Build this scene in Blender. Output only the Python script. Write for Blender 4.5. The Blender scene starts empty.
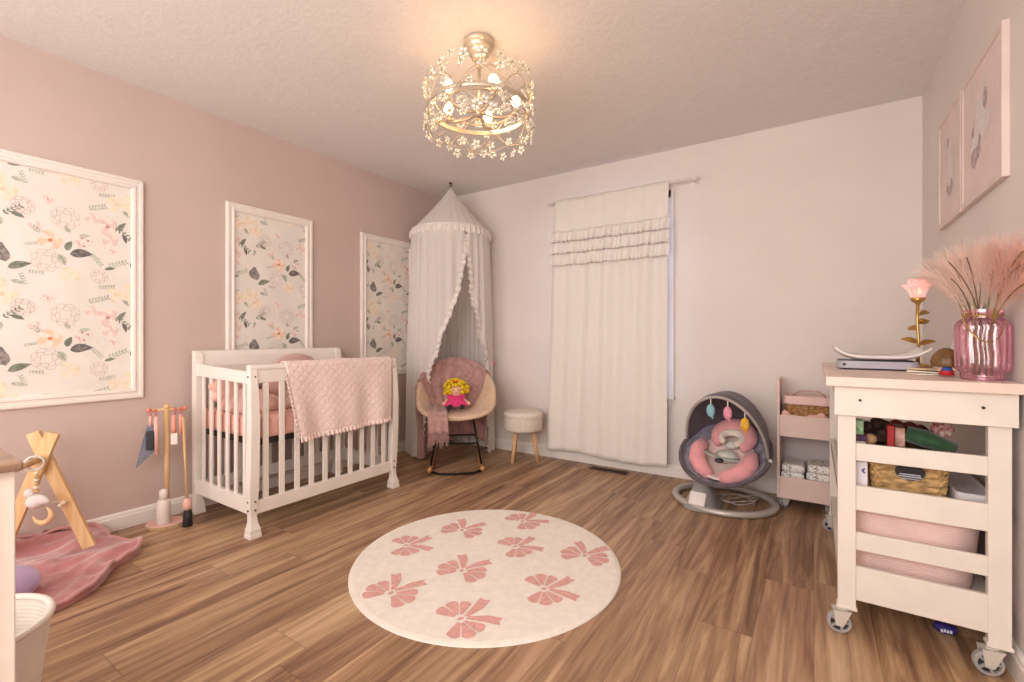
import bpy, bmesh, math, random
from mathutils import Vector, Matrix, Euler, noise as mnoise
random.seed(7)
PI = math.pi
sc = bpy.context.scene
col = sc.collection
sin, cos = math.sin, math.cos

# ------------------------------------------------------------------ colour / materials
def s2l(c):
    c = c / 255.0
    return c / 12.92 if c <= 0.04045 else ((c + 0.055) / 1.055) ** 2.4
def rgb(r, g, b): return (s2l(r), s2l(g), s2l(b), 1.0)

class NT:
    def __init__(s, name):
        s.m = bpy.data.materials.new(name); s.m.use_nodes = True
        s.t = s.m.node_tree; s.t.nodes.clear()
        s.out = s.t.nodes.new('ShaderNodeOutputMaterial')
    def n(s, typ, **kw):
        nd = s.t.nodes.new(typ)
        for k, v in kw.items():
            if k.startswith('i_'):
                nd.inputs[k[2:].replace('_', ' ')].default_value = v
            else: setattr(nd, k, v)
        return nd
    def l(s, a, b): s.t.links.new(a, b)
    def math(s, op, a, b=None, c=None):
        nd = s.t.nodes.new('ShaderNodeMath'); nd.operation = op
        for i, v in enumerate((a, b, c)):
            if v is None: continue
            if isinstance(v, (int, float)): nd.inputs[i].default_value = v
            else: s.l(v, nd.inputs[i])
        return nd.outputs[0]
    def mix(s, fac, a, b, blend='MIX'):
        nd = s.t.nodes.new('ShaderNodeMix'); nd.data_type = 'RGBA'; nd.blend_type = blend
        for sock, v in ((nd.inputs[0], fac), (nd.inputs[6], a), (nd.inputs[7], b)):
            if isinstance(v, (int, float)): sock.default_value = v
            elif isinstance(v, tuple): sock.default_value = v
            else: s.l(v, sock)
        return nd.outputs[2]
    def ramp(s, fac, stops):
        nd = s.t.nodes.new('ShaderNodeValToRGB')
        e = nd.color_ramp.elements
        while len(e) < len(stops): e.new(0.5)
        for el, (p, c) in zip(e, stops): el.position = p; el.color = c
        s.l(fac, nd.inputs[0]); return nd.outputs[0]
    def bsdf(s, **kw):
        nd = s.t.nodes.new('ShaderNodeBsdfPrincipled')
        for k, v in kw.items():
            sock = nd.inputs[k.replace('_', ' ')]
            if isinstance(v, (int, float, tuple)): sock.default_value = v
            else: s.l(v, sock)
        s.l(nd.outputs[0], s.out.inputs[0]); return nd

MATS = {}
def pm(name, c, rough=0.6, var=0.06, vs=8.0, bump=0.0, bs=60.0, metal=0.0, sheen=0.0, trans=0.0, emit=0.0, ecol=None, stretch=None, c2=None, wave=None, bumpd=0.004, coat=0.0):
    """procedural principled material: colour broken up by noise, optional bump, wave or second colour"""
    if name in MATS: return MATS[name]
    t = NT(name)
    tc = t.n('ShaderNodeTexCoord'); co = tc.outputs['Object']
    if stretch:
        mp = t.n('ShaderNodeMapping'); mp.inputs['Scale'].default_value = stretch
        t.l(co, mp.inputs[0]); co = mp.outputs[0]
    nz = t.n('ShaderNodeTexNoise', i_Scale=vs, i_Detail=4.0); t.l(co, nz.inputs['Vector'])
    base = rgb(*c)
    dark = tuple(v * (1 - 2.2 * var) for v in base[:3]) + (1,) if c2 is None else rgb(*c2)
    lite = tuple(min(1, v * (1 + 1.2 * var)) for v in base[:3]) + (1,) if c2 is None else base
    cc = t.ramp(nz.outputs[0], [(0.32, dark), (0.68, lite)])
    b = t.bsdf(Base_Color=cc, Roughness=rough, Metallic=metal)
    if sheen: b.inputs['Sheen Weight'].default_value = sheen; b.inputs['Sheen Roughness'].default_value = 0.5
    if coat: b.inputs['Coat Weight'].default_value = coat
    if trans: b.inputs['Transmission Weight'].default_value = trans
    if emit:
        b.inputs['Emission Color'].default_value = rgb(*(ecol or c)); b.inputs['Emission Strength'].default_value = emit
    h = None
    if wave:
        w = t.n('ShaderNodeTexWave', i_Scale=wave[1], i_Distortion=wave[2]); w.bands_direction = wave[0]
        t.l(tc.outputs['Object'], w.inputs[0]); h = w.outputs['Fac']
    elif bump:
        n2 = t.n('ShaderNodeTexNoise', i_Scale=bs, i_Detail=3.0); t.l(co, n2.inputs['Vector']); h = n2.outputs[0]
    if h is not None:
        bn = t.n('ShaderNodeBump', i_Strength=bump or 0.4, i_Distance=bumpd); t.l(h, bn.inputs['Height']); t.l(bn.outputs[0], b.inputs['Normal'])
    MATS[name] = t.m
    return t.m

def quilt_mat(name, c, scale, depth=0.6):
    t = NT(name); g = t.n('ShaderNodeTexCoord')
    sp = t.n('ShaderNodeSeparateXYZ'); t.l(g.outputs['UV'], sp.inputs[0])
    a = t.math('ADD', sp.outputs[0], sp.outputs[1]); b = t.math('SUBTRACT', sp.outputs[0], sp.outputs[1])
    fa = t.math('ABSOLUTE', t.math('SINE', t.math('MULTIPLY', a, scale)))
    fb = t.math('ABSOLUTE', t.math('SINE', t.math('MULTIPLY', b, scale)))
    h = t.math('POWER', t.math('MINIMUM', fa, fb), 0.45)
    nz = t.n('ShaderNodeTexNoise', i_Scale=40.0); t.l(g.outputs['Object'], nz.inputs['Vector'])
    h2 = t.math('ADD', h, t.math('MULTIPLY', nz.outputs[0], 0.5))
    base = rgb(*c)
    cc = t.ramp(h, [(0.0, tuple(v * 0.95 for v in base[:3]) + (1,)), (0.45, base)])
    bs = t.bsdf(Base_Color=cc, Roughness=0.9); bs.inputs['Sheen Weight'].default_value = 0.2
    bn = t.n('ShaderNodeBump', i_Strength=depth, i_Distance=0.006); t.l(h2, bn.inputs['Height']); t.l(bn.outputs[0], bs.inputs['Normal'])
    return t.m

def wall_mat(name, c):
    t = NT(name); g = t.n('ShaderNodeNewGeometry')
    nz = t.n('ShaderNodeTexNoise', i_Scale=2.0, i_Detail=3.0); t.l(g.outputs['Position'], nz.inputs['Vector'])
    b0 = rgb(*c)
    cc = t.ramp(nz.outputs[0], [(0.3, tuple(v * 0.96 for v in b0[:3]) + (1,)), (0.7, tuple(min(1, v * 1.03) for v in b0[:3]) + (1,))])
    b = t.bsdf(Base_Color=cc, Roughness=0.62)
    n2 = t.n('ShaderNodeTexNoise', i_Scale=260.0, i_Detail=2.0); t.l(g.outputs['Position'], n2.inputs['Vector'])
    bn = t.n('ShaderNodeBump', i_Strength=0.12, i_Distance=0.002); t.l(n2.outputs[0], bn.inputs['Height']); t.l(bn.outputs[0], b.inputs['Normal'])
    return t.m

def ceiling_mat():
    t = NT('ceiling_stomped_plaster'); g = t.n('ShaderNodeNewGeometry')
    nz = t.n('ShaderNodeTexNoise', i_Scale=9.0, i_Detail=6.0, i_Roughness=0.62, i_Distortion=1.2); t.l(g.outputs['Position'], nz.inputs['Vector'])
    vr = t.n('ShaderNodeTexNoise', i_Scale=20.0, i_Detail=5.0, i_Distortion=2.2); t.l(g.outputs['Position'], vr.inputs['Vector'])
    h = t.math('ADD', t.math('MULTIPLY', t.math('GREATER_THAN', vr.outputs[0], 0.52), 0.35), t.math('ADD', vr.outputs[0], nz.outputs[0]))
    b0 = rgb(234, 229, 226)
    cc = t.ramp(vr.outputs[0], [(0.35, tuple(v * 0.94 for v in b0[:3]) + (1,)), (0.65, b0)])
    b = t.bsdf(Base_Color=cc, Roughness=0.85)
    bn = t.n('ShaderNodeBump', i_Strength=0.15, i_Distance=0.010); t.l(h, bn.inputs['Height']); t.l(bn.outputs[0], b.inputs['Normal'])
    return t.m

def floor_mat():
    t = NT('floor_walnut_planks'); g = t.n('ShaderNodeNewGeometry')
    sp = t.n('ShaderNodeSeparateXYZ'); t.l(g.outputs['Position'], sp.inputs[0]); X, Y = sp.outputs[0], sp.outputs[1]
    xr = t.math('DIVIDE', X, 0.178); row = t.math('FLOOR', xr); fx = t.math('FRACT', xr)
    wn = t.n('ShaderNodeTexWhiteNoise', noise_dimensions='1D'); t.l(row, wn.inputs['W'])
    yr = t.math('ADD', t.math('DIVIDE', Y, 1.22), t.math('MULTIPLY', wn.outputs[0], 7.0)); seg = t.math('FLOOR', yr); fy = t.math('FRACT', yr)
    cb = t.n('ShaderNodeCombineXYZ'); t.l(row, cb.inputs[0]); t.l(seg, cb.inputs[1])
    w2 = t.n('ShaderNodeTexWhiteNoise', noise_dimensions='3D'); t.l(cb.outputs[0], w2.inputs['Vector'])
    pid = w2.outputs['Value']
    # grain coordinates: stretched along the plank, shifted per plank
    gc = t.n('ShaderNodeCombineXYZ')
    t.l(t.math('ADD', t.math('MULTIPLY', X, 13.0), t.math('MULTIPLY', pid, 40.0)), gc.inputs[0])
    t.l(t.math('ADD', t.math('MULTIPLY', Y, 0.9), t.math('MULTIPLY', pid, 17.0)), gc.inputs[1])
    n1 = t.n('ShaderNodeTexNoise', i_Scale=1.0, i_Detail=6.0, i_Roughness=0.60, i_Distortion=1.3); t.l(gc.outputs[0], n1.inputs['Vector'])
    gc2 = t.n('ShaderNodeCombineXYZ')
    t.l(t.math('ADD', t.math('MULTIPLY', X, 70.0), t.math('MULTIPLY', n1.outputs[0], 5.0)), gc2.inputs[0])
    t.l(t.math('ADD', t.math('MULTIPLY', Y, 3.2), t.math('MULTIPLY', pid, 9.0)), gc2.inputs[1])
    n2 = t.n('ShaderNodeTexNoise', i_Scale=1.0, i_Detail=6.0, i_Roughness=0.65); t.l(gc2.outputs[0], n2.inputs['Vector'])
    v = t.math('ADD', t.math('ADD', t.math('MULTIPLY', n1.outputs[0], 1.12), -.07), t.math('MULTIPLY', n2.outputs[0], 0.42))
    v = t.math('ADD', v, t.math('MULTIPLY', t.math('SUBTRACT', pid, 0.5), 0.15))
    cc = t.ramp(v, [(0.42, rgb(104, 77, 61)), (0.56, rgb(140, 107, 82)), (0.68, rgb(168, 134, 103)), (0.80, rgb(192, 159, 124)), (0.94, rgb(212, 182, 146))])
    # cool / warm plank tint
    w3 = t.n('ShaderNodeTexWhiteNoise', noise_dimensions='3D')
    off = t.n('ShaderNodeVectorMath', operation='ADD'); t.l(cb.outputs[0], off.inputs[0]); off.inputs[1].default_value = (31.3, 7.7, 2.0); t.l(off.outputs[0], w3.inputs['Vector'])
    tint = t.ramp(w3.outputs['Value'], [(0.15, (0.86, 0.80, 0.82, 1)), (0.5, (0.93, 0.91, 0.90, 1)), (0.9, (0.98, 0.95, 0.90, 1))])
    cc = t.mix(1.0, cc, tint, 'MULTIPLY')
    # seams
    sx = t.math('MINIMUM', fx, t.math('SUBTRACT', 1.0, fx)); sx = t.math('LESS_THAN', sx, 0.008)
    sy = t.math('MINIMUM', fy, t.math('SUBTRACT', 1.0, fy)); sy = t.math('LESS_THAN', sy, 0.0014)
    seam = t.math('MAXIMUM', sx, sy)
    cc = t.mix(t.math('MULTIPLY', seam, 0.38), cc, rgb(70, 46, 36))
    rr = t.math('ADD', 0.30, t.math('MULTIPLY', n2.outputs[0], 0.25))
    b = t.bsdf(Base_Color=cc, Roughness=rr)
    h = t.math('SUBTRACT', t.math('MULTIPLY', n2.outputs[0], 0.25), seam)
    bn = t.n('ShaderNodeBump', i_Strength=0.22, i_Distance=0.002); t.l(h, bn.inputs['Height']); t.l(bn.outputs[0], b.inputs['Normal'])
    return t.m

def wood_mat(name, c, c2, axis='Z', rough=0.5):
    st = {'X': (1.2, 22, 22), 'Y': (22, 1.2, 22), 'Z': (22, 22, 1.2)}[axis]
    return pm(name, c, rough=rough, vs=2.2, stretch=st, c2=c2)

def sheer_mat(name, c, tr=0.35, fine=90.0, alpha=0.0):
    t = NT(name); tc = t.n('ShaderNodeTexCoord')
    nz = t.n('ShaderNodeTexNoise', i_Scale=fine); t.l(tc.outputs['Object'], nz.inputs['Vector'])
    b0 = rgb(*c)
    cc = t.ramp(nz.outputs[0], [(0.3, tuple(v * 0.93 for v in b0[:3]) + (1,)), (0.7, b0)])
    d = t.n('ShaderNodeBsdfDiffuse'); tl = t.n('ShaderNodeBsdfTranslucent'); t.l(cc, d.inputs[0]); t.l(cc, tl.inputs[0])
    mx = t.n('ShaderNodeMixShader', i_Fac=tr); t.l(d.outputs[0], mx.inputs[1]); t.l(tl.outputs[0], mx.inputs[2])
    if alpha:
        tp = t.n('ShaderNodeBsdfTransparent'); m2 = t.n('ShaderNodeMixShader', i_Fac=alpha); t.l(mx.outputs[0], m2.inputs[1]); t.l(tp.outputs[0], m2.inputs[2]); mx = m2
    bn = t.n('ShaderNodeBump', i_Strength=0.15, i_Distance=0.002); t.l(nz.outputs[0], bn.inputs['Height']); t.l(bn.outputs[0], d.inputs['Normal'])
    t.l(mx.outputs[0], t.out.inputs[0]); return t.m

def glass_mat(name, c, gloss=0.12, rough=0.05, ior=1.45, emit=0.0):
    t = NT(name); tc = t.n('ShaderNodeTexCoord')
    nz = t.n('ShaderNodeTexNoise', i_Scale=14.0); t.l(tc.outputs['Object'], nz.inputs['Vector'])
    b0 = rgb(*c)
    cc = t.ramp(nz.outputs[0], [(0.3, tuple(v * 0.9 for v in b0[:3]) + (1,)), (0.7, b0)])
    tp = t.n('ShaderNodeBsdfTransparent'); t.l(cc, tp.inputs[0])
    gl = t.n('ShaderNodeBsdfGlossy', i_Roughness=rough)
    fr = t.n('ShaderNodeFresnel', i_IOR=ior)
    f = t.math('ADD', fr.outputs[0], gloss)
    mx = t.n('ShaderNodeMixShader'); t.l(f, mx.inputs[0]); t.l(tp.outputs[0], mx.inputs[1]); t.l(gl.outputs[0], mx.inputs[2])
    last = mx
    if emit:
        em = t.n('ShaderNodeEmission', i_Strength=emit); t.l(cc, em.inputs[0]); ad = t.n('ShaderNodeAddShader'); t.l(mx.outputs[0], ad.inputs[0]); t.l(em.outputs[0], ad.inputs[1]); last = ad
    t.l(last.outputs[0], t.out.inputs[0]); return t.m

def emit_mat(name, c, s):
    t = NT(name); e = t.n('ShaderNodeEmission', i_Strength=s); e.inputs[0].default_value = rgb(*c); t.l(e.outputs[0], t.out.inputs[0]); return t.m

# ------------------------------------------------------------------ mesh builder
class MB:
    def __init__(s): s.v = []; s.f = []; s.m = []; s.uv = {}
    def add(s, vs, fs, mi=0, M=None):
        o = len(s.v)
        s.v += [tuple(M @ Vector(p)) if M is not None else tuple(p) for p in vs]
        s.f += [tuple(i + o for i in f) for f in fs]; s.m += [mi] * len(fs); return o
    def box(s, x0, x1, y0, y1, z0, z1, mi=0, M=None):
        vs = [(x0, y0, z0), (x1, y0, z0), (x1, y1, z0), (x0, y1, z0), (x0, y0, z1), (x1, y0, z1), (x1, y1, z1), (x0, y1, z1)]
        s.add(vs, [(0, 3, 2, 1), (4, 5, 6, 7), (0, 1, 5, 4), (1, 2, 6, 5), (2, 3, 7, 6), (3, 0, 4, 7)], mi, M); return s
    def bar(s, p0, p1, w, h, mi=0, up=(0, 0, 1)):
        p0, p1 = Vector(p0), Vector(p1); d = p1 - p0; L = d.length; d.normalize()
        u = Vector(up); a = d.cross(u)
        if a.length < 1e-4: a = d.cross(Vector((1, 0, 0)))
        a.normalize(); b = a.cross(d)
        M = Matrix((a, d, b)).transposed().to_4x4(); M.translation = p0
        return s.box(-w / 2, w / 2, 0, L, -h / 2, h / 2, mi, M)
    def tube(s, pts, r, seg=8, mi=0, closed=False, caps=True, flat=1.0):
        pts = [Vector(p) for p in pts]; n = len(pts); rs = r if isinstance(r, (list, tuple)) else [r] * n
        vs = []; prev = None
        for i, p in enumerate(pts):
            if closed: d = pts[(i + 1) % n] - pts[i - 1]
            else: d = pts[min(i + 1, n - 1)] - pts[max(i - 1, 0)]
            d.normalize()
            if prev is None:
                a = d.cross(Vector((0, 0, 1)))
                if a.length < 1e-3: a = d.cross(Vector((1, 0, 0)))
            else: a = prev - d * prev.dot(d)
            a.normalize(); prev = a; b = d.cross(a)
            for k in range(seg):
                q = 2 * PI * k / seg; vs.append(p + (a * cos(q) + b * sin(q) * flat) * rs[i])
        fs = []
        for i in range(n if closed else n - 1):
            j = (i + 1) % n
            for k in range(seg):
                k2 = (k + 1) % seg; fs.append((i * seg + k, i * seg + k2, j * seg + k2, j * seg + k))
        if caps and not closed:
            fs.append(tuple(range(seg - 1, -1, -1))); fs.append(tuple((n - 1) * seg + k for k in range(seg)))
        s.add(vs, fs, mi); return s
    def lathe(s, prof, c=(0, 0, 0), seg=32, mi=0, M=None, sx=1.0, sy=1.0, rib=None, cap=False):
        vs = []; fs = []; n = len(prof)
        for i, (r, z) in enumerate(prof):
            for k in range(seg):
                q = 2 * PI * k / seg; rr = r * (1 + (rib(i, q) if rib else 0))
                vs.append((c[0] + rr * cos(q) * sx, c[1] + rr * sin(q) * sy, c[2] + z))
        for i in range(n - 1):
            for k in range(seg):
                k2 = (k + 1) % seg; fs.append((i * seg + k, i * seg + k2, (i + 1) * seg + k2, (i + 1) * seg + k))
        if cap:
            fs.append(tuple(range(seg - 1, -1, -1))); fs.append(tuple((n - 1) * seg + k for k in range(seg)))
        s.add(vs, fs, mi, M); return s
    def ball(s, c, r, sc_=(1, 1, 1), seg=16, rings=10, mi=0, M=None):
        prof = [(max(1e-5, sin(PI * i / rings)) * r, -cos(PI * i / rings) * r * sc_[2]) for i in range(rings + 1)]
        return s.lathe(prof, c, seg, mi, M, sx=sc_[0], sy=sc_[1])
    def grid(s, fn, nu, nv, mi=0, closeu=False, uv=False):
        vs = []; o = len(s.v)
        for j in range(nv + 1):
            for i in range(nu + (0 if closeu else 1)):
                vs.append(fn(i / nu, j / nv))
                if uv: s.uv[o + len(vs) - 1] = (i / nu, j / nv)
        w = nu + (0 if closeu else 1); fs = []
        for j in range(nv):
            for i in range(nu):
                i2 = (i + 1) % w; fs.append((j * w + i, j * w + i2, (j + 1) * w + i2, (j + 1) * w + i))
        s.add(vs, fs, mi); return s
    def poly(s, pts, mi=0): s.add(pts, [tuple(range(len(pts)))], mi); return s

MW = {}
def build(mb, name, mats, parent=None, world=True, smooth=False, bevel=0.0, solid=0.0, sub=0, origin=None, auto=None, weld=False):
    me = bpy.data.meshes.new(name); M = Matrix.Identity(4)
    if parent is not None and world: M = MW[parent.name].inverted()
    if origin is not None and parent is None: M = Matrix.Translation(-Vector(origin))
    me.from_pydata([tuple(M @ Vector(p)) for p in mb.v], [], mb.f)
    if not isinstance(mats, (list, tuple)): mats = [mats]
    for m in mats: me.materials.append(m)
    for p, mi in zip(me.polygons, mb.m): p.material_index = mi; p.use_smooth = smooth
    if mb.uv:
        ul = me.uv_layers.new(name='UVMap')
        for lp in me.loops: ul.data[lp.index].uv = mb.uv.get(lp.vertex_index, (0, 0))
    me.validate(); me.update()
    bm = bmesh.new(); bm.from_mesh(me)
    if weld: bmesh.ops.remove_doubles(bm, verts=bm.verts, dist=1e-5)
    bmesh.ops.recalc_face_normals(bm, faces=bm.faces); bm.to_mesh(me); bm.free()
    o = bpy.data.objects.new(name, me); col.objects.link(o)
    if origin is not None and parent is None: o.location = origin; MW[o.name] = Matrix.Translation(Vector(origin))
    if parent is not None: o.parent = parent; MW[o.name] = MW[parent.name].copy()
    elif origin is None: MW[o.name] = Matrix.Identity(4)
    if solid: md = o.modifiers.new('s', 'SOLIDIFY'); md.thickness = solid; md.offset = 0
    if bevel:
        md = o.modifiers.new('b', 'BEVEL'); md.width = bevel; md.segments = 2; md.limit_method = 'ANGLE'; md.angle_limit = 0.6; md.harden_normals = False
    if sub: md = o.modifiers.new('u', 'SUBSURF'); md.levels = sub; md.render_levels = sub
    return o
def tag(o, label, cat, group=None, kind=None):
    if label: o['label'] = label
    if cat: o['category'] = cat
    if group: o['group'] = group
    if kind: o['kind'] = kind
    return o
def thing(name, label, cat, loc=(0, 0, 0), rotz=0.0, group=None, M=None):
    o = bpy.data.objects.new(name, None); col.objects.link(o); o.empty_display_size = 0.05
    if M is None: M = Matrix.Translation(Vector(loc)) @ Matrix.Rotation(rotz, 4, 'Z')
    o.matrix_world = M; MW[o.name] = M.copy()
    return tag(o, label, cat, group)
def copy_tree(o, parent=None):
    c = o.copy(); col.objects.link(c)
    if parent is not None: c.parent = parent
    for ch in list(o.children): copy_tree(ch, c)
    return c
def struct(mb, name, mats, **kw):
    o = build(mb, name, mats, **kw); o['kind'] = 'structure'; return o

# ------------------------------------------------------------------ room shell
XL, XR, YB, YF, H = -3.15, 0.525, 3.53, -1.5, 2.44
WX0, WX1, WZ0, WZ1 = -1.78, -0.948, 0.60, 2.08      # window opening in the back wall
M_floor = floor_mat(); M_ceil = ceiling_mat()
M_left = wall_mat('paint_dusty_pink', (202, 181, 173)); M_back = wall_mat('paint_warm_white', (228, 219, 213)); M_right = wall_mat('paint_pale_pink_white', (222, 213, 208))
M_trim = pm('trim_white', (236, 229, 223), rough=0.4, var=0.02)
struct(MB().box(XL - .1, XR + .1, YF - .1, YB + .1, -.1, 0), 'floor', M_floor)
struct(MB().box(XL - .1, XR + .1, YF - .1, YB + .1, H, H + .1), 'ceiling', M_ceil)
struct(MB().box(XL - .1, XL, YF, YB, 0, H), 'wall_left', M_left)
struct(MB().box(XR, XR + .1, YF, YB, 0, H), 'wall_right', M_right)
struct(MB().box(XL - .1, XR + .1, YF - .1, YF, 0, H), 'wall_front', M_back)
wb = MB(); wb.box(XL - .1, WX0, YB, YB + .1, 0, H); wb.box(WX1, XR + .1, YB, YB + .1, 0, H)
wb.box(WX0, WX1, YB, YB + .1, 0, WZ0); wb.box(WX0, WX1, YB, YB + .1, WZ1, H)
struct(wb, 'wall_back', M_back)
def baseboard(name, p0, p1, nrm):
    prof = [(0, 0), (.016, 0), (.016, .066), (.012, .074), (.012, .082), (.005, .092), (0, .092)]
    p0, p1, nrm = Vector(p0), Vector(p1), Vector(nrm); mb = MB(); n = len(prof)
    vs = [p + nrm * a + Vector((0, 0, b)) for p in (p0, p1) for a, b in prof]
    fs = [(i, (i + 1) % n, n + (i + 1) % n, n + i) for i in range(n)] + [tuple(range(n)), tuple(range(2 * n - 1, n - 1, -1))]
    mb.add(vs, fs); struct(mb, name, M_trim)
baseboard('baseboard_left', (XL, YF, 0), (XL, YB, 0), (1, 0, 0))
baseboard('baseboard_back', (XL, YB, 0), (XR, YB, 0), (0, -1, 0))
baseboard('baseboard_right', (XR, YF, 0), (XR, YB, 0), (-1, 0, 0))
# window with casing, sill and sashes behind the curtain
win = bpy.data.objects.new('window_1', None); col.objects.link(win); win.location = ((WX0 + WX1) / 2, YB, WZ0); win['kind'] = 'structure'
MW[win.name] = Matrix.Translation(win.location)
mb = MB()
mb.box(WX0 - .06, WX0, YB - .018, YB, WZ0, WZ1 + .06); mb.box(WX1, WX1 + .078, YB - .018, YB, WZ0, WZ1 + .06)
mb.box(WX0 - .06, WX1 + .06, YB - .018, YB, WZ1, WZ1 + .07)
build(mb, 'window_casing', M_trim, win, bevel=.003)
build(MB().box(WX0 - .085, WX1 + .085, YB - .045, YB + .02, WZ0 - .022, WZ0).box(WX0 - .06, WX1 + .06, YB - .016, YB, WZ0 - .085, WZ0 - .022), 'window_sill', M_trim, win, bevel=.004)
mb = MB(); zm = (WZ0 + WZ1) / 2
for (a, b) in ((WZ0, zm), (zm, WZ1)):
    yy = YB + (.03 if a == WZ0 else .055)
    mb.box(WX0, WX0 + .04, yy, yy + .025, a, b); mb.box(WX1 - .04, WX1, yy, yy + .025, a, b)
    mb.box(WX0, WX1, yy, yy + .025, a, a + .04); mb.box(WX0, WX1, yy, yy + .025, b - .04, b)
build(mb, 'window_sash', M_trim, win)
build(MB().box(WX0 + .03, WX1 - .03, YB + .040, YB + .044, WZ0 + .03, WZ1 - .03), 'window_glass', glass_mat('window_glass_clear', (235, 240, 250), .04), win)

# floor register below the curtain
reg = thing('floor_vent', 'brown slotted floor vent in the planks below the white curtain', 'floor vent', (-1.335, 3.403, 0))
M_bronze = pm('vent_bronze', (84, 62, 50), rough=.45, metal=.3)
mb = MB(); mb.box(-1.485, -1.185, 3.36, 3.37, .0005, .006); mb.box(-1.485, -1.185, 3.436, 3.446, .0005, .006); mb.box(-1.485, -1.475, 3.36, 3.446, .0005, .006); mb.box(-1.195, -1.185, 3.36, 3.446, .0005, .006)
build(mb, 'vent_frame', pm('vent_frame_tan', (96, 74, 62), rough=.5), reg)
build(MB().box(-1.475, -1.195, 3.370, 3.436, .0005, .0012), 'vent_opening', pm('vent_dark', (30, 22, 18)), reg)
mb = MB()
for i in range(20): x = -1.468 + i * .0143; mb.box(x, x + .005, 3.37, 3.436, .0012, .005)
build(mb, 'vent_louvre', M_bronze, reg)

# ------------------------------------------------------------------ floral wallpaper panels on the left wall
M_paper = pm('wallpaper_cream', (232, 225, 217), rough=.7, var=.02)
FL = [M_paper,
      pm('ink_charcoal_leaf', (120, 114, 110), var=.25, vs=60), pm('ink_sage_leaf', (188, 192, 174), var=.12, vs=50), pm('ink_dark_sage', (136, 144, 126), var=.2, vs=50),
      pm('ink_peach', (240, 208, 180), var=.05, vs=50), pm('ink_cream_rose', (238, 224, 198), var=.05, vs=50), pm('ink_blush', (232, 206, 200), var=.04, vs=50),
      pm('ink_orange_heart', (216, 140, 104), var=.1, vs=50), pm('ink_berry', (208, 150, 142), var=.1, vs=50), pm('ink_pale_line', (214, 190, 182), var=.06, vs=50), pm('ink_shadow_leaf', (150, 142, 136), var=.2, vs=60), pm('ink_petal_light', (242, 226, 214), var=.03, vs=50)]
class Paper:
    """flat print on the plane x=X; polygons clipped to a y/z window"""
    def __init__(s, X, y0, y1, z0, z1): s.X, s.b = X, (y0, y1, z0, z1); s.mb = MB(); s.mb.box(X - .002, X, y0, y1, z0, z1); s.k = 0
    def clip(s, P):
        y0, y1, z0, z1 = s.b
        for ax, lim, sg in ((0, y0, 1), (0, y1, -1), (1, z0, 1), (1, z1, -1)):
            out = []
            for i in range(len(P)):
                a, b = P[i - 1], P[i]; ia = sg * (a[ax] - lim) >= 0; ib = sg * (b[ax] - lim) >= 0
                if ia != ib:
                    t = (lim - a[ax]) / (b[ax] - a[ax]); out.append((a[0] + (b[0] - a[0]) * t, a[1] + (b[1] - a[1]) * t))
                if ib: out.append(b)
            P = out
            if len(P) < 3: return None
        return P
    def poly(s, P, mi):
        P = s.clip(P)
        if P: s.k += 1; d = .00025 + .0000012 * (s.k % 900); s.mb.poly([(s.X + d, a, b) for a, b in P], mi)
    def leaf(s, y, z, L, w, ang, mi, vein=None):
        P = []
        for sd in (1, -1):
            R_ = range(0, 9) if sd == 1 else range(7, 0, -1)
            for i in R_:
                t = i / 8; P.append((t * L, sd * w / 2 * sin(PI * t ** .75) ** .9 + .06 * L * sin(PI * t)))
        f = lambda a, b: (y + a * cos(ang) - b * sin(ang), z + a * sin(ang) + b * cos(ang))
        s.poly([f(*p) for p in P], mi)
        if vein is not None:
            Q = [(0, -.001), (L * .5, .06 * L - .001), (L * .95, .002), (L * .5, .06 * L + .0022), (0, .001)]; s.poly([f(*p) for p in Q], vein)
    def flower(s, y, z, r, mi, mi2, heart, n=7, ph=0.0, rings=3):
        s.poly([(y + r * .9 * cos(i * PI / 8), z + r * .9 * sin(i * PI / 8)) for i in range(16)], mi2)
        for k in range(rings):
            rr = r * (1 - k * .27)
            for i in range(n - k):
                q = ph + k * .5 + 2 * PI * i / (n - k); cy, cz = y + cos(q) * rr * .55, z + sin(q) * rr * .55
                s.poly([(cy + cos(a) * rr * .44 * (1 + .1 * sin(3 * a)), cz + sin(a) * rr * .44) for a in [j * PI / 6 for j in range(12)]], mi2 if (i + k) % 2 else mi)
        if heart is not None: s.poly([(y + r * .2 * cos(i * PI / 4), z + r * .2 * sin(i * PI / 4)) for i in range(8)], heart)
    def lineflower(s, y, z, r, mi):
        for k, n in ((1.0, 8), (.66, 6), (.36, 4)):
            for i in range(n):
                q = 2 * PI * i / n + k * 2; cy, cz = y + cos(q) * r * k * .6, z + sin(q) * r * k * .6; pr_ = r * .36 * (.5 + .5 * k)
                pts = [(cy + cos(q + a) * pr_, cz + sin(q + a) * pr_) for a in [-1.7 + j * .42 for j in range(9)]]
                inn = [(cy + cos(q + a) * (pr_ - .0022), cz + sin(q + a) * (pr_ - .0022)) for a in [-1.7 + j * .42 for j in range(9)]]
                for j in range(8): s.poly([pts[j], pts[j + 1], inn[j + 1], inn[j]], mi)
    def sprig(s, y, z, L, ang, mi, n=7):
        for i in range(n):
            t = i / n; yy = y + cos(ang) * L * t; zz = z + sin(ang) * L * t
            for sd in (1, -1): s.leaf(yy, zz, L * .22, L * .09, ang + sd * .9, mi)
        s.leaf(y, z, L, .0022, ang, mi)
PY, PZ = .52, .485
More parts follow.
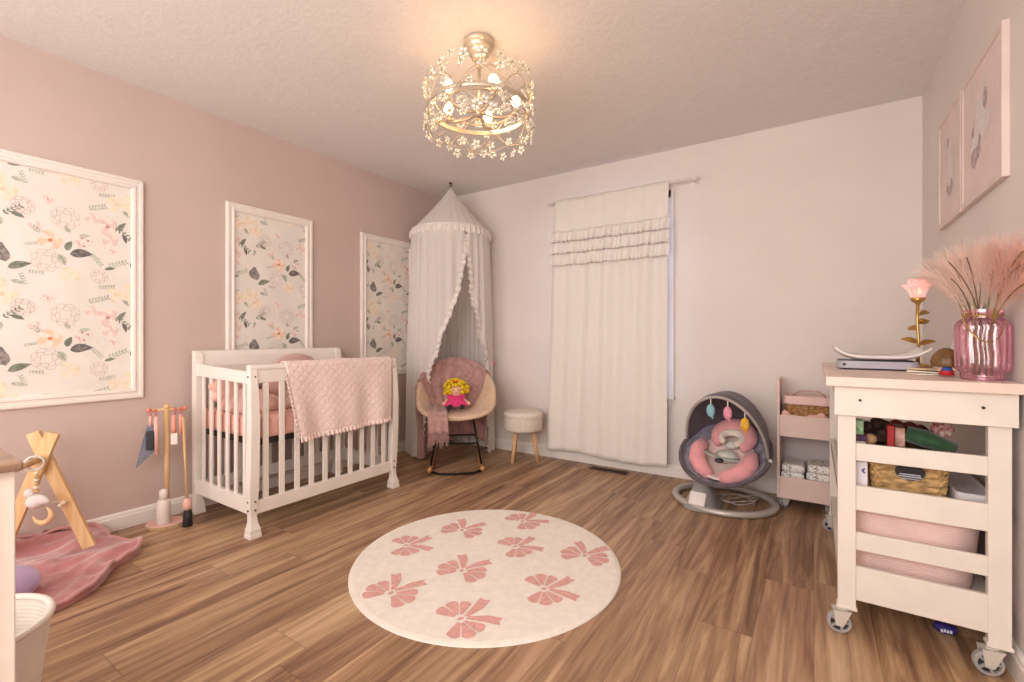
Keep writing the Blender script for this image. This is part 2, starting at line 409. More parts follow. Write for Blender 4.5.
def motif(p, oy, oz):
    F = lambda y, z: (oy + y, oz + z)
    p.sprig(*F(.135, 1.53), .075, 2.4, 2, 6); p.sprig(*F(.10, 1.50), .05, 3.4, 2, 5)
    p.flower(*F(.143, 1.520), .048, 4, 11, 7); p.lineflower(*F(.130, 1.420), .06, 9)
    p.flower(*F(.216, 1.36), .042, 5, 11, 5, ph=.4); p.leaf(*F(.172, 1.455), .06, .030, -1.1, 2, 3)
    p.leaf(*F(.215, 1.462), .090, .044, .12, 1, 10); p.leaf(*F(.203, 1.478), .055, .028, 1.2, 3, 1)
    p.leaf(*F(.215, 1.570), .04, .02, 2.0, 2); p.leaf(*F(.250, 1.555), .045, .02, .3, 2)
    for a, b in ((.25, 1.53), (.27, 1.51), (.285, 1.54), (.262, 1.55)): p.poly([(oy + a + .006 * cos(q), oz + b + .006 * sin(q)) for q in [i * PI / 3 for i in range(6)]], 8)
    p.flower(*F(.25, 1.52), .02, 6, 11, 8, n=5, rings=2)
    p.leaf(*F(-.03, 1.40), .085, .060, 1.45, 1, 10); p.leaf(*F(-.005, 1.395), .095, .055, 1.85, 10, 1)
    p.leaf(*F(.0, 1.368), .085, .034, .35, 3, 1); p.sprig(*F(.07, 1.36), .055, -.1, 2, 5)
    p.flower(*F(-.05, 1.29), .05, 5, 11, 4, ph=.3); p.leaf(*F(.01, 1.31), .05, .02, -.3, 2)
    p.sprig(*F(-.01, 1.62), .08, .7, 3, 5); p.leaf(*F(.01, 1.63), .05, .022, -.4, 3, 1); p.leaf(*F(-.02, 1.6), .05, .018, -1.9, 2)
    p.flower(*F(-.02, 1.73), .055, 5, 11, 4); p.lineflower(*F(.05, 1.67), .045, 9)
    p.flower(*F(.135, 1.72), .022, 6, 11, 8, n=5, rings=2)
    p.lineflower(*F(.20, 1.64), .06, 9)
    p.flower(*F(.40, 1.27), .045, 5, 11, 4, ph=.8); p.flower(*F(.365, 1.63), .048, 6, 11, 8, ph=.8); p.flower(*F(.375, 1.56), .038, 6, 11, None, ph=.2)
    p.sprig(*F(.40, 1.63), .09, -.7, 3, 5); p.leaf(*F(.41, 1.615), .06, .024, 1.0, 3, 1); p.leaf(*F(.43, 1.60), .05, .02, -1.3, 1)
    p.sprig(*F(.29, 1.71), .09, .35, 2, 7); p.sprig(*F(.33, 1.79), .07, .1, 2, 6); p.sprig(*F(.30, 1.47), .07, -.9, 2, 6); p.sprig(*F(.37, 1.42), .09, .4, 2, 6)
    p.flower(*F(.385, 1.50), .018, 6, 11, 8, n=5, rings=2); p.leaf(*F(.35, 1.40), .05, .016, .2, 3)
    p.flower(*F(.30, 1.66), .030, 11, 6, None, n=6, ph=.5, rings=2); p.flower(*F(.09, 1.58), .026, 11, 6, None, n=6, rings=2); p.sprig(*F(.06, 1.78), .06, 1.9, 2, 5); p.lineflower(*F(.33, 1.36), .04, 9); p.leaf(*F(.475, 1.70), .06, .026, 2.6, 2, 3)
    for i in range(16): a = i * 2.399; r = .014 + .011 * i ** .5; p.poly([(oy + .31 + r * cos(a) + .002 * cos(q), oz + 1.50 + r * sin(a) + .002 * sin(q)) for q in [j * PI / 2 for j in range(4)]], 3)
M_frame = pm('panel_moulding_white', (236, 226, 219), rough=.45, var=.02)
def wall_panel(y0, y1, phase, zph, label):
    z0, z1 = .703, 1.913; w = .056
    t = thing('wallpaper_panel', label, 'wall panel', (XL, (y0 + y1) / 2, z0), group=None)
    p = Paper(XL + .004, y0 + w - .004, y1 - w + .004, z0 + w - .004, z1 - w + .004)
    for i in range(-1, 5):
        for j in range(-3, 3): motif(p, y0 + phase + (i - 1) * PY, zph + j * PZ)
    build(p.mb, 'wallpaper', FL, t)
    def ring(mb, a, b, d0, d1):   # mitred moulding between insets a..b, depth profile
        c = lambda k, d: [(XL + d, y0 + k, z0 + k), (XL + d, y1 - k, z0 + k), (XL + d, y1 - k, z1 - k), (XL + d, y0 + k, z1 - k)]
        return c
    mb = MB(); prof = [(0, 0), (0, .014), (.006, .020), (.018, .020), (.022, .015), (.034, .015), (.040, .021), (.050, .019), (.056, .010), (.056, 0)]
    vs = []
    for k, d in prof: vs += [(XL + d, y0 + k, z0 + k), (XL + d, y1 - k, z0 + k), (XL + d, y1 - k, z1 - k), (XL + d, y0 + k, z1 - k)]
    fs = [(i * 4 + j, i * 4 + (j + 1) % 4, (i + 1) * 4 + (j + 1) % 4, (i + 1) * 4 + j) for i in range(len(prof) - 1) for j in range(4)]
    mb.add(vs, fs); build(mb, 'moulding_frame', M_frame, t)
wall_panel(-.10, 1.022, .602, 0.0, 'largest floral wallpaper panel in white moulding above the pink play mat')
wall_panel(1.455, 2.06, .205, 0.03, 'middle floral wallpaper panel in white moulding directly above the crib')
wall_panel(2.50, 3.105, .16, 0.03, 'smallest looking floral wallpaper panel beside the white bed canopy')

# ------------------------------------------------------------------ round rug with bows
rug = MB(); RC, RR = (-1.280, 1.735), .612
prof = [(1e-4, .010), (.3, .0105), (.55, .0105), (.592, .010), (.609, .006), (.612, .001), (1e-4, .001)]
rug.lathe(prof, (RC[0], RC[1], 0), 96)
def bow(cx, cy, a, s):
    def P(u, v): return (cx + s * (v * cos(a) - u * sin(a)), cy + s * (v * sin(a) + u * cos(a)))
    def pl(pts): rug.poly([(P(u, v)[0], P(u, v)[1], .0118) for u, v in pts], 1)
    # each loop is three rounded petals with light gaps, tails are two flared ribbons
    for sd in (1, -1):
        for k, (t0, t1) in enumerate(((-.86, -.33), (-.27, .25), (.31, .80))):
            L = lambda th: .124 * (1 - .16 * abs(th + .02) ** 1.5)
            out = []
            for i in range(9):
                th = t0 + (t1 - t0) * i / 8; rr_ = L(th) * (1 - .10 * abs(2 * i / 8 - 1) ** 3); out.append((rr_ * cos(th), rr_ * sin(th)))
            inn = [(.030 * cos(t1 - .0), .022 * sin(t1)), (.026 * cos(t0), .022 * sin(t0))]
            if k == 1: inn = [(.028, .004), (.028, -.004)]
            pl([(sd * x, y) for x, y in out + inn])
        tail = [(.010, .018), (.052, .068), (.102, .124), (.078, .130), (.066, .152), (.026, .104), (.000, .034)]
        pl([(sd * u, v) for u, v in tail])
    pl([(.010 * cos(q), .014 * sin(q) + .002) for q in [i * PI / 5 for i in range(10)]])
for b in ((-1.69, 1.615, .80, .95), (-1.571, 1.904, 1.74, 1), (-1.364, 2.183, 1.08, 1), (-1.23, 1.898, .90, .95), (-1.30, 1.575, 1.72, 1), (-.905, 2.0, 1.69, 1), (-.927, 1.647, .62, 1), (-1.426, 1.28, 1.71, 1), (-1.084, 1.305, 1.01, 1)):
    bow(*b[:3], b[3] * .95)
M_rug = pm('rug_cream_wool', (240, 231, 219), rough=.95, var=.03, vs=30, bump=.5, bs=240, sheen=.3); M_bow = pm('rug_pink_wool', (222, 162, 153), rough=.95, var=.07, vs=60, bump=.5, bs=240, sheen=.3)
tag(build(rug, 'round_rug', [M_rug, M_bow], origin=(RC[0], RC[1], 0)), 'round cream rug patterned with nine pink bows on the wood floor', 'rug')

# ------------------------------------------------------------------ crib
M_wh = pm('painted_white', (239, 231, 223), rough=.38, var=.02); M_bolt = pm('bolt_steel', (120, 110, 104), rough=.3, metal=.9)
crib = thing('crib', 'white slatted mini crib against the pink wall with a quilt over its rail', 'crib', (-2.77, 1.74, 0))
def loft(mb, secs, mi=0):
    """secs: (z, x0,x1,y0,y1)"""
    vs = []
    for z, x0, x1, y0, y1 in secs: vs += [(x0, y0, z), (x1, y0, z), (x1, y1, z), (x0, y1, z)]
    n = len(secs); fs = [(i * 4 + j, i * 4 + (j + 1) % 4, i * 4 + 4 + (j + 1) % 4, i * 4 + 4 + j) for i in range(n - 1) for j in range(4)]
    fs += [(3, 2, 1, 0), tuple((n - 1) * 4 + j for j in range(4))]; mb.add(vs, fs)
XF, XB, Y0, Y1 = -2.447, -3.062, 1.262, 2.218
for (px, py, fr) in ((XF, Y0, 1), (XF, Y1, 1), (XB, Y0, 0), (XB, Y1, 0)):
    mb = MB()
    sg = 1 if fr else -1
    def sec(z, h, off): return (z, px + off * sg - h, px + off * sg + h, py - h, py + h)
    if fr:
        S = [sec(0, .031, .004), sec(.018, .031, .004), sec(.021, .028, .004), sec(.046, .028, .004), sec(.050, .025, .003), sec(.075, .019, .001), sec(.11, .017, -.003), sec(.17, .021, -.005), sec(.25, .024, -.003), sec(.42, .024, .006), sec(.62, .023, .010), sec(.76, .021, .004), sec(.86, .019, -.006), sec(.893, .019, -.008)]
    else:
        S = [sec(0, .031, .0), sec(.018, .031, 0), sec(.021, .028, 0), sec(.046, .028, 0), sec(.050, .025, 0), sec(.085, .021, 0), sec(.16, .022, 0), sec(.5, .024, 0), sec(.8, .024, 0), sec(.93, .022, .004), sec(.952, .018, .008)]
    loft(mb, S); build(mb, 'leg', M_wh, crib, bevel=.003)
# rails
tp = [(XF - .008, Y0 - .02, .885), (XF - .008, Y1 + .02, .885)]
mb = MB(); mb.tube([(XF - .008, y, .880) for y in (Y0 - .015, Y0, 1.5, 1.75, 2, Y1, Y1 + .015)], .022, 14, flat=.8); mb.box(XF - .020, XF + .006, Y0, Y1, .800, .872)
build(mb, 'front_top_rail', M_wh, crib, bevel=.003)
build(MB().box(XF - .016, XF + .010, Y0 + .015, Y1 - .015, .115, .185), 'front_bottom_rail', M_wh, crib, bevel=.003)
for y in (Y0, Y1):
    mb = MB(); vs = [(XB, y - .013, .812), (XF, y - .013, .795), (XF, y + .013, .795), (XB, y + .013, .812), (XB, y - .013, .885), (XF, y - .013, .858), (XF, y + .013, .858), (XB, y + .013, .885)]
    mb.add(vs, [(0, 3, 2, 1), (4, 5, 6, 7), (0, 1, 5, 4), (1, 2, 6, 5), (2, 3, 7, 6), (3, 0, 4, 7)]); build(mb, 'side_top_rail', M_wh, crib, bevel=.003)
    build(MB().box(XB, XF, y - .012, y + .012, .115, .200), 'side_bottom_rail', M_wh, crib, bevel=.003)
    for i in range(6):
        x = XB + .075 + i * (XF - XB - .15) / 5; build(MB().box(x - .013, x + .013, y - .006, y + .006, .19, .82), 'slat', M_wh, crib, bevel=.002)
for i in range(10):
    y = 1.333 + i * .0893; build(MB().box(XF - .010, XF + .002, y - .015, y + .015, .18, .81), 'slat', M_wh, crib, bevel=.002)
    build(MB().box(XB - .006, XB + .006, y - .015, y + .015, .18, .82), 'slat', M_wh, crib, bevel=.002)
mb = MB()   # rolled headboard panel
pr_ = [(XB + .012, .81), (XB + .016, .87), (XB + .006, .93), (XB - .012, .958), (XB - .034, .962), (XB - .038, .945), (XB - .020, .93), (XB - .012, .87), (XB - .012, .81)]
n = len(pr_); vs = [(x, y, z) for y in (Y0 - .02, Y1 + .03) for x, z in pr_]
mb.add(vs, [(i, (i + 1) % n, n + (i + 1) % n, n + i) for i in range(n)] + [tuple(range(n)), tuple(range(2 * n - 1, n - 1, -1))])
build(mb, 'headboard', M_wh, crib, bevel=.003); build(MB().box(XB - .012, XB + .012, Y0, Y1, .115, .19), 'back_bottom_rail', M_wh, crib, bevel=.003)
for z in (.835, .14, .185):
    for y in (Y0 + .006, Y1 - .004): build(MB().ball((XF + (.015 if z > .5 else .018), y, z), .0055, seg=8, rings=5), 'bolt', M_bolt, crib)
    build(MB().ball((XF - .004, Y0 - .021, z), .0055, seg=8, rings=5), 'bolt', M_bolt, crib)
build(MB().box(XB + .03, XF - .03, Y0 + .03, Y1 - .03, .465, .495), 'mattress_support', pm('support_black', (34, 28, 26), rough=.5), crib)
tag(build(MB().box(XB + .02, XF - .02, Y0 + .02, Y1 - .02, .4955, .618), 'crib_mattress', pm('sheet_pink', (228, 176, 162), rough=.9, var=.05, vs=12, bump=.25, bs=20), origin=(-2.77, 1.74, .4955), bevel=.02), 'pink fitted sheet mattress lying inside the white crib', 'mattress')
# nursing pillow and crumpled blanket inside the crib
mb = MB(); pts = [(-2.86 - .10 * sin(a) * .3, 1.77 + .150 * cos(a), .700 + .150 * sin(a)) for a in [(-.35 + i * (PI + .7) / 18) for i in range(19)]]
mb.tube(pts, [.05 + .035 * sin(PI * i / 18) for i in range(19)], 14)
tag(build(mb, 'nursing_pillow', pm('pillow_dusty_rose', (196, 158, 150), rough=.95, var=.06, bump=.2, bs=30, sheen=.3), smooth=True, origin=(-2.86, 1.77, .62)), 'dusty rose rounded nursing pillow standing in the white crib behind the quilt', 'pillow')
mb = MB()
def f(u, v):
    x = -2.60 + .0 - .30 * v; y = 1.29 + .30 * u; e = sin(PI * u) ** .5 * sin(PI * v) ** .5
    return (x, y, .622 + e * (.085 + .06 * mnoise.noise(Vector((u * 5, v * 5, 1.3))) + .03 * sin(14 * u + 4 * v)))
mb.grid(f, 28, 28); tag(build(mb, 'baby_blanket', pm('blanket_blush', (222, 178, 166), rough=.95, var=.08, sheen=.3), smooth=True, solid=.004, origin=(-2.75, 1.44, .62)), 'crumpled blush pink blanket heaped at the near end of the crib mattress', 'blanket')
mb = MB()
def f(u, v):
    a = 2 * PI * u; r = .11 * (1 + .10 * sin(9 * a)); return (-2.89 + .035 * cos(v * PI) , 1.36 + r * cos(a) * sin(PI * v), .74 + r * sin(a) * sin(PI * v))
mb.grid(f, 60, 12, closeu=True); tag(build(mb, 'ruffled_cushion', pm('cushion_peach', (230, 186, 170), rough=.9, var=.05), smooth=True, origin=(-2.89, 1.36, .62)), 'peach ruffled round cushion propped in the crib corner by the nearer headboard post', 'cushion')
# quilt over the front rail
mb = MB()
QY0, QY1 = 1.43, 2.19
def qf(u, v):
    # v: 0 inside hem -> top of rail -> outside hem ; u along the rail
    y = QY0 + (QY1 - QY0) * u; xr = XF - .008
    Lin, Lout = .22, .40 - .02 * u
    s = v * (Lin + .06 + Lout)
    wv = .004 * sin(9 * y * 2 + 1) + .003 * sin(31 * y)
    if s < Lin: x = xr - .030 - .004; z = .880 - (Lin - s); drop = Lin - s
    elif s < Lin + .06: a = PI * (s - Lin) / .06; x = xr - .031 * cos(a); z = .880 + .026 * sin(a); drop = 0
    else: drop = s - Lin - .06; x = xr + .031 + .02 * min(1, drop * 3); z = .880 - drop
    x += (wv * 2.5) * min(1, drop * 3) * (1 if v > .4 else -.4)
    if v > .4:
        y += (.16 * drop * (1 - u)) - .07 * drop * u          # the cloth pulls in towards its hem
        z += .03 * (u - .5) * 0
    return (x, y, z)
mb.grid(qf, 60, 60, uv=True); quilt = thing('baby_quilt', 'pale pink diamond quilted blanket with ruffled hem draped over the crib front rail', 'quilt', (XF, 1.8, .88))
build(mb, 'quilted_cloth', quilt_mat('quilt_pink', (240, 217, 209), 42.0, .55), quilt, smooth=True, solid=.006)
mb = MB()
def rf(u, v):
    p = Vector(qf(u, 1.0)); q = 2 * PI * 26 * u
    return (p.x + .004 + .010 * v * sin(q), p.y + .006 * v * cos(q), p.z + .004 - .032 * v)
mb.grid(rf, 260, 4)
def rf2(u, v):
    p = Vector(qf(0.0, .47 + .53 * u)); q = 2 * PI * 14 * u
    return (p.x + .004 + .008 * v * sin(q), p.y - .018 * v, p.z + .005 * v * cos(q))
mb.grid(rf2, 140, 3); build(mb, 'ruffle_hem', pm('ruffle_pink', (246, 224, 217), rough=.9, var=.03), quilt, smooth=True, solid=.002)

# ------------------------------------------------------------------ bed canopy in the corner
CC = Vector((-2.757, 3.185, 0)); A0 = math.atan2(-.76, .65)
M_sheer = sheer_mat('canopy_muslin', (252, 247, 243), .40); M_sheer2 = sheer_mat('canopy_ruffle', (252, 246, 241), .25)
can = thing('bed_canopy', 'white muslin bed canopy with ruffled edges hanging from the ceiling corner', 'bed canopy', (CC.x, CC.y, 2.44))
def interp(z, tab):
    for (za, a), (zb, b) in zip(tab, tab[1:]):
        if z >= zb: return b + (a - b) * (z - zb) / (za - zb)
    return tab[-1][1]
LT = [(1.97, 20), (1.90, 20), (1.42, 6), (1.11, -12), (.83, -27), (.6, -37), (0, -42)]
RT = [(1.97, 24), (1.90, 24), (1.42, 33), (1.11, 44), (.83, 56), (.6, 62), (0, 62)]
def can_pt(a, z, amp=1.0, dr=0.0):
    t = (1.97 - z) / 1.95
    k = .5 + .5 * sin(t * 2.4)
    r = .345 + .03 * t + dr + amp * (.004 + .018 * min(1, t * 2)) * (sin(a * 27 + 1.2 * sin(a * 3)) + .4 * sin(a * 11 + 2 * t))
    x = CC.x + r * cos(a); y = CC.y + r * sin(a)
    x = max(x, XL + .026 + .006 * sin(a * 40)); y = min(y, YB - .026 - .006 * sin(a * 40)); return (x, y, z)
def drape(u, v):
    z = 1.985 - 1.96 * v; l = math.radians(interp(z, LT)); r = math.radians(interp(z, RT))
    a = A0 + r + (2 * PI - (r - l)) * u; return can_pt(a, z)
mb = MB(); mb.grid(drape, 300, 40); build(mb, 'drape', M_sheer, can, smooth=True)
for side, tab, sg in (('l', LT, 1), ('r', RT, -1)):
    mb = MB()
    def er(u, v):
        z = 1.90 - 1.86 * u; a = A0 + math.radians(interp(z, tab)); q = 2 * PI * 34 * u
        p = Vector(can_pt(a, z, dr=.008)); tn = Vector((-sin(a), cos(a), 0)); nn = Vector((cos(a), sin(a), 0))
        return p + tn * sg * (.040 * v + .004 * sin(q * .5) * v) + nn * (.014 * v * sin(q)) + Vector((0, 0, .008 * v * cos(q)))
    mb.grid(er, 400, 4); build(mb, 'edge_ruffle', M_sheer2, can, smooth=True)
mb = MB()
def roof(u, v):
    a = 2 * PI * u; t = v; r = .018 + .285 * (t ** 1.12)
    z = 2.375 - .345 * t; k = .006 * t * sin(a * 26); return (max(CC.x + (r + k) * cos(a), XL + .02), min(CC.y + (r + k) * sin(a), YB - .02), z)
mb.grid(roof, 160, 24, closeu=True); build(mb, 'roof', M_sheer, can, smooth=True)
mb = MB()
def val(u, v):
    a = 2 * PI * u; q = a * 42; z = 2.032 - .105 * v + .004 * sin(q * .5) * v
    r = .300 + .058 * min(1, v * 1.9) ** .8 + .010 * v * sin(q) + .004 * sin(a * 90) * v; return (max(CC.x + r * cos(a), XL + .012), min(CC.y + r * sin(a), YB - .012), z)
mb.grid(val, 420, 8, closeu=True); build(mb, 'valance_ruffle', M_sheer2, can, smooth=True)
mb = MB(); mb.tube([(CC.x + .343 * cos(a), CC.y + .343 * sin(a), 1.995) for a in [i * PI / 24 for i in range(48)]], .006, 8, closed=True); build(mb, 'hoop', M_trim, can)
mb = MB(); mb.tube([(CC.x, CC.y, 2.365), (CC.x, CC.y, 2.412)], .0025); mb.ball((CC.x, CC.y, 2.372), .018, (1, 1, .8)); build(mb, 'cord', M_sheer2, can, smooth=True)
mb = MB(); mb.lathe([(1e-4, 2.4395), (.014, 2.4395), (.012, 2.430), (1e-4, 2.428)], (CC.x, CC.y, 0), 16); mb.tube([(CC.x + .010 * sin(a), CC.y, 2.418 + .011 * cos(a)) for a in [i * .45 for i in range(12)]], .004, 8)
build(mb, 'ceiling_hook', pm('hook_dark', (40, 34, 32), rough=.4, metal=.7), can, smooth=True)
mb = MB(); p = Vector(can_pt(A0 + 1.5, .80, dr=.02))
for k in range(5): a = k * 2 * PI / 5; mb.ball((p.x + .012, p.y + .016 * cos(a), p.z + .016 * sin(a)), .012, (.5, 1, 1), 8, 6)
build(mb, 'pink_tie', pm('tie_pink', (236, 150, 170), rough=.7), can, smooth=True)

# ------------------------------------------------------------------ rocking chair
CR = math.radians(40)
ch = thing('rocking_chair', 'beige bucket rocking chair on black metal legs and wood rockers under the canopy', 'rocking chair', (-2.445, 2.895, 0), CR)
def shell(th, s, off=0.0):
    # th=0 is the sitter's right (+x); front is -y
    c, s_ = cos(th), sin(th); back = max(0, s_); front = max(0, -s_)
    R = ((.325 * c) ** 2 + ((.27 if s_ > 0 else .26) * s_) ** 2) ** .5
    if s_ < 0: h = -.012 + .215 * (1 - front ** .7)
    else: h = .203 + .205 * back ** .95
    rr = R * (s ** .75); z = .425 + h * s ** 2.6
    sq = 1 / (abs(c) ** 3.2 + abs(s_) ** 3.2) ** (1 / 3.2) if s_ < 0 else 1 / (abs(c) ** 2.3 + abs(s_) ** 2.3) ** (1 / 2.3)
    rr = (1 - (1 - sq) * 1.0) * s ** .75
    x = .315 * rr * c * (1 - .14 * back * s ** 3); y = (.27 if s_ > 0 else .25) * rr * s_ + .07 * back * s ** 3
    n = Vector((-c * s, -s_ * s, 1 - .6 * s)).normalized()
    return Vector((x, y, z)) + n * off
mb = MB(); mb.grid(lambda u, v: shell(2 * PI * u, .02 + .98 * v), 64, 18, closeu=True)
mb.poly([tuple(shell(2 * PI * i / 64, .02)) for i in range(64)])
build(mb, 'seat_shell', pm('linen_beige', (222, 192, 164), rough=.9, var=.05, vs=40, bump=.3, bs=200, sheen=.2), ch, world=False, smooth=True, solid=.035, sub=1)
M_blk = pm('metal_black', (30, 26, 26), rough=.35, metal=.6)
for sx in (-1, 1):
    for sy in (-1, 1):
        build(MB().tube([(sx * .13, sy * .11, .412), (sx * .195, sy * .20, .052)], .008, 10), 'leg', M_blk, ch, world=False, smooth=True)
    mb = MB(); pts = [(sx * .197, y, .020 + .022 * (y / .34) ** 2 * 1.6) for y in [-.33 + i * .68 / 16 for i in range(17)]]
    mb.tube(pts, .019, 10, flat=1.0); build(mb, 'rocker', wood_mat('rocker_oak', (196, 148, 92), (160, 112, 66), 'Y'), ch, world=False, smooth=True)
    build(MB().tube([(sx * .165, -.155, .21), (sx * .165, .155, .21)], .006, 8), 'side_brace', M_blk, ch, world=False, smooth=True)
build(MB().tube([(-.165, -.158, .205), (.165, -.158, .205)], .007, 8), 'cross_brace', M_blk, ch, world=False, smooth=True)
build(MB().tube([(-.165, .158, .205), (.165, .158, .205)], .007, 8), 'cross_brace', M_blk, ch, world=False, smooth=True)
build(MB().tube([(-.197, -.29, .030), (-.12, -.305, .014), (0, -.31, .012), (.12, -.305, .014), (.197, -.29, .030)], .009, 8), 'front_bar', M_blk, ch, world=False, smooth=True)
# throw blanket on the chair
M_throw = pm('throw_mauve_knit', (188, 146, 142), rough=.95, var=.10, vs=30, bump=.6, bs=120, sheen=.3)
thr = thing('throw_blanket', 'dusty mauve knit throw with fringe draped over the back of the rocking chair', 'throw blanket', (-2.445, 2.895, 0), CR)
mb = MB()
def tf(u, v):
    th = math.radians(28 + 142 * u); fold = .008 * sin(u * 34 + v * 5) + .010 * mnoise.noise(Vector((u * 6, v * 5, 2)))
    if v < .62:
        s = .10 + .90 * (v / .62); p = shell(th, s, .026 + fold)
    else:
        t = (v - .62) / .38; p = shell(th, 1.0, .026); q = Vector((cos(th), sin(th), 0))
        hem = .10 + .07 * sin(u * 5)
        z = p.z + .018 * sin(PI * min(1, t * 6)) if t < .16 else p.z
        out = .062 * min(1, t * 7); zt = p.z + .02 * (1 - min(1, t * 7)); zt = zt - max(0, t - .08) / .92 * (p.z - hem)
        p = Vector((p.x, p.y, zt)) + q * (out + fold * 2.2 - .04 * t)
    return p
mb.grid(tf, 70, 80); build(mb, 'cloth', M_throw, thr, world=False, smooth=True, solid=.008)
mb = MB()
def tf2(u, v):   # the end lying over the seat and hanging down in front, left of the doll
    x = -.235 + .15 * u + .03 * v; w = .006 * sin(u * 15 + 2 * v)
    if v < .55: t = v / .55; y = .04 - .26 * t; base = shell(math.atan2(y, x), min(1, math.hypot(x / .325, y / .26)) ** 1.33, .03); z = base.z + .006
    else: t = (v - .55) / .45; y = -.22 - .085 * min(1, t * 3); z = .475 - .15 * t
    return (x, y + w, max(z + w, .30))
mb.grid(tf2, 20, 34); build(mb, 'draped_corner', M_throw, thr, world=False, smooth=True, solid=.010)
mb = MB()
for i in range(16):
    x = -.205 + i * .0095; y = -.307; L = .10 + .03 * random.random()
    mb.tube([(x, y, .335), (x + .004, y - .006, .335 - L * .5), (x + random.uniform(-.008, .008), y - .003, .335 - L)], .0032, 5)
build(mb, 'fringe', M_throw, thr, world=False, smooth=True)
# rag doll
M_skin = pm('doll_skin', (238, 196, 164), rough=.8, var=.02)
dl = thing('rag_doll', 'rag doll with curly yellow hair and hot pink dress sitting on the rocking chair', 'doll', (-2.428, 2.873, .462), CR)
mb = MB(); mb.ball((0, 0, .150), .058, (1, .9, .95)); mb.ball((0, .01, .062), .045, (1, .8, 1.25)); mb.tube([(0, .01, .08), (0, 0, .13)], .022, 10)
for s_ in (-1, 1):
    mb.tube([(s_ * .03, .005, .088), (s_ * .07, -.02, .062), (s_ * .095, -.045, .048)], [.018, .015, .013], 10); mb.ball((s_ * .098, -.05, .046), .016)
    mb.tube([(s_ * .022, 0, .035), (s_ * .035, -.06, .030), (s_ * .045, -.105, .024)], [.022, .018, .015], 10)
o = build(mb, 'body', M_skin, dl, world=False, smooth=True); rm = o.modifiers.new('r', 'REMESH'); rm.mode = 'VOXEL'; rm.voxel_size = .005; rm.use_smooth_shade = True
mb = MB()
def cone(u, v):
    a = 2 * PI * u; r = .036 + .062 * v + .006 * v * sin(11 * a); return (r * cos(a) * 1.1, r * sin(a) - .02 * v, .108 - .075 * v)
mb.grid(cone, 88, 8, closeu=True)
for s_ in (-1, 1): mb.ball((s_ * .048, -.006, .092), .026, (1, .9, .9), 12, 8)
build(mb, 'dress', pm('dress_hot_pink', (232, 62, 130), rough=.7, var=.12, vs=40), dl, world=False, smooth=True)
mb = MB()
for i in range(150):
    a = random.random() * 2 * PI; e = random.uniform(-.5, 1.0); r = .068 + random.uniform(-.008, .012); ce = (1 - e * e) ** .5
    x, y, z = r * ce * cos(a) * 1.25, r * ce * sin(a) * 1.0 + .012, .158 + r * e
    if y < -.030 and abs(x) < .046 and z < .188: continue
    mb.ball((x, y, z), random.uniform(.012, .018), (1, 1, 1), 8, 6)
build(mb, 'hair', pm('hair_yellow', (250, 206, 32), rough=.7, var=.18, vs=60, bump=.8, bs=90, bumpd=.01), dl, world=False, smooth=True)
for s_ in (-1, 1): build(MB().ball((s_ * .020, -.051, .153), .0055, (1, .5, 1), 8, 6), 'eye', pm('doll_eye', (40, 36, 60)), dl, world=False, smooth=True)
mb = MB(); mb.tube([(-.014, -.0535, .134), (0, -.0545, .129), (.014, -.0535, .134)], .0022, 6); build(mb, 'mouth', pm('doll_red', (214, 60, 50)), dl, world=False)
mb = MB(); mb.ball((0, -.054, .143), .004); build(mb, 'nose', M_skin, dl, world=False, smooth=True)
for s_ in (-1, 1): build(MB().ball((s_ * .047, -.115, .030), .022, (.9, 1.2, .9), 12, 8), 'shoe', pm('shoe_black', (30, 20, 26), rough=.5), dl, world=False, smooth=True)
mb = MB(); mb.ball((-.022, -.035, .222), .012, (1.3, .7, .8)); mb.ball((.002, -.038, .222), .012, (1.3, .7, .8)); build(mb, 'hair_bow', pm('doll_bow_orange', (226, 96, 40)), dl, world=False, smooth=True)

# ------------------------------------------------------------------ footstool
st = thing('footstool', 'round cream fabric footstool with three light wooden legs beside the canopy', 'footstool', (-2.045, 3.285, 0))
mb = MB(); mb.lathe([(1e-4, .262), (.145, .262), (.158, .268), (.162, .280), (.162, .375), (.158, .384)], (-2.045, 3.285, 0), 48); build(mb, 'padded_drum', pm('stool_linen', (222, 210, 196), rough=.9, var=.05, vs=50, bump=.4, bs=220), st, smooth=True)
mb = MB(); mb.lathe([(.158, .386), (.166, .388), (.168, .400), (.160, .416), (.12, .424), (1e-4, .427)], (-2.045, 3.285, 0), 48); mb.tube([(-2.045 + .166 * cos(a), 3.285 + .166 * sin(a), .386) for a in [i * PI / 24 for i in range(48)]], .004, 6, closed=True); build(mb, 'lid_cushion', pm('stool_lid', (230, 220, 208), rough=.9, var=.04, vs=50, bump=.3, bs=220), st, smooth=True)
for a in (-2.45, -.55, 2.05):
    a += CR; build(MB().tube([(-2.045 + .088 * cos(a), 3.285 + .088 * sin(a), .263), (-2.045 + .135 * cos(a), 3.285 + .135 * sin(a), 0)], [.021, .014], 14), 'leg', wood_mat('stool_beech', (226, 188, 142), (204, 160, 112), 'Z'), st, smooth=True)

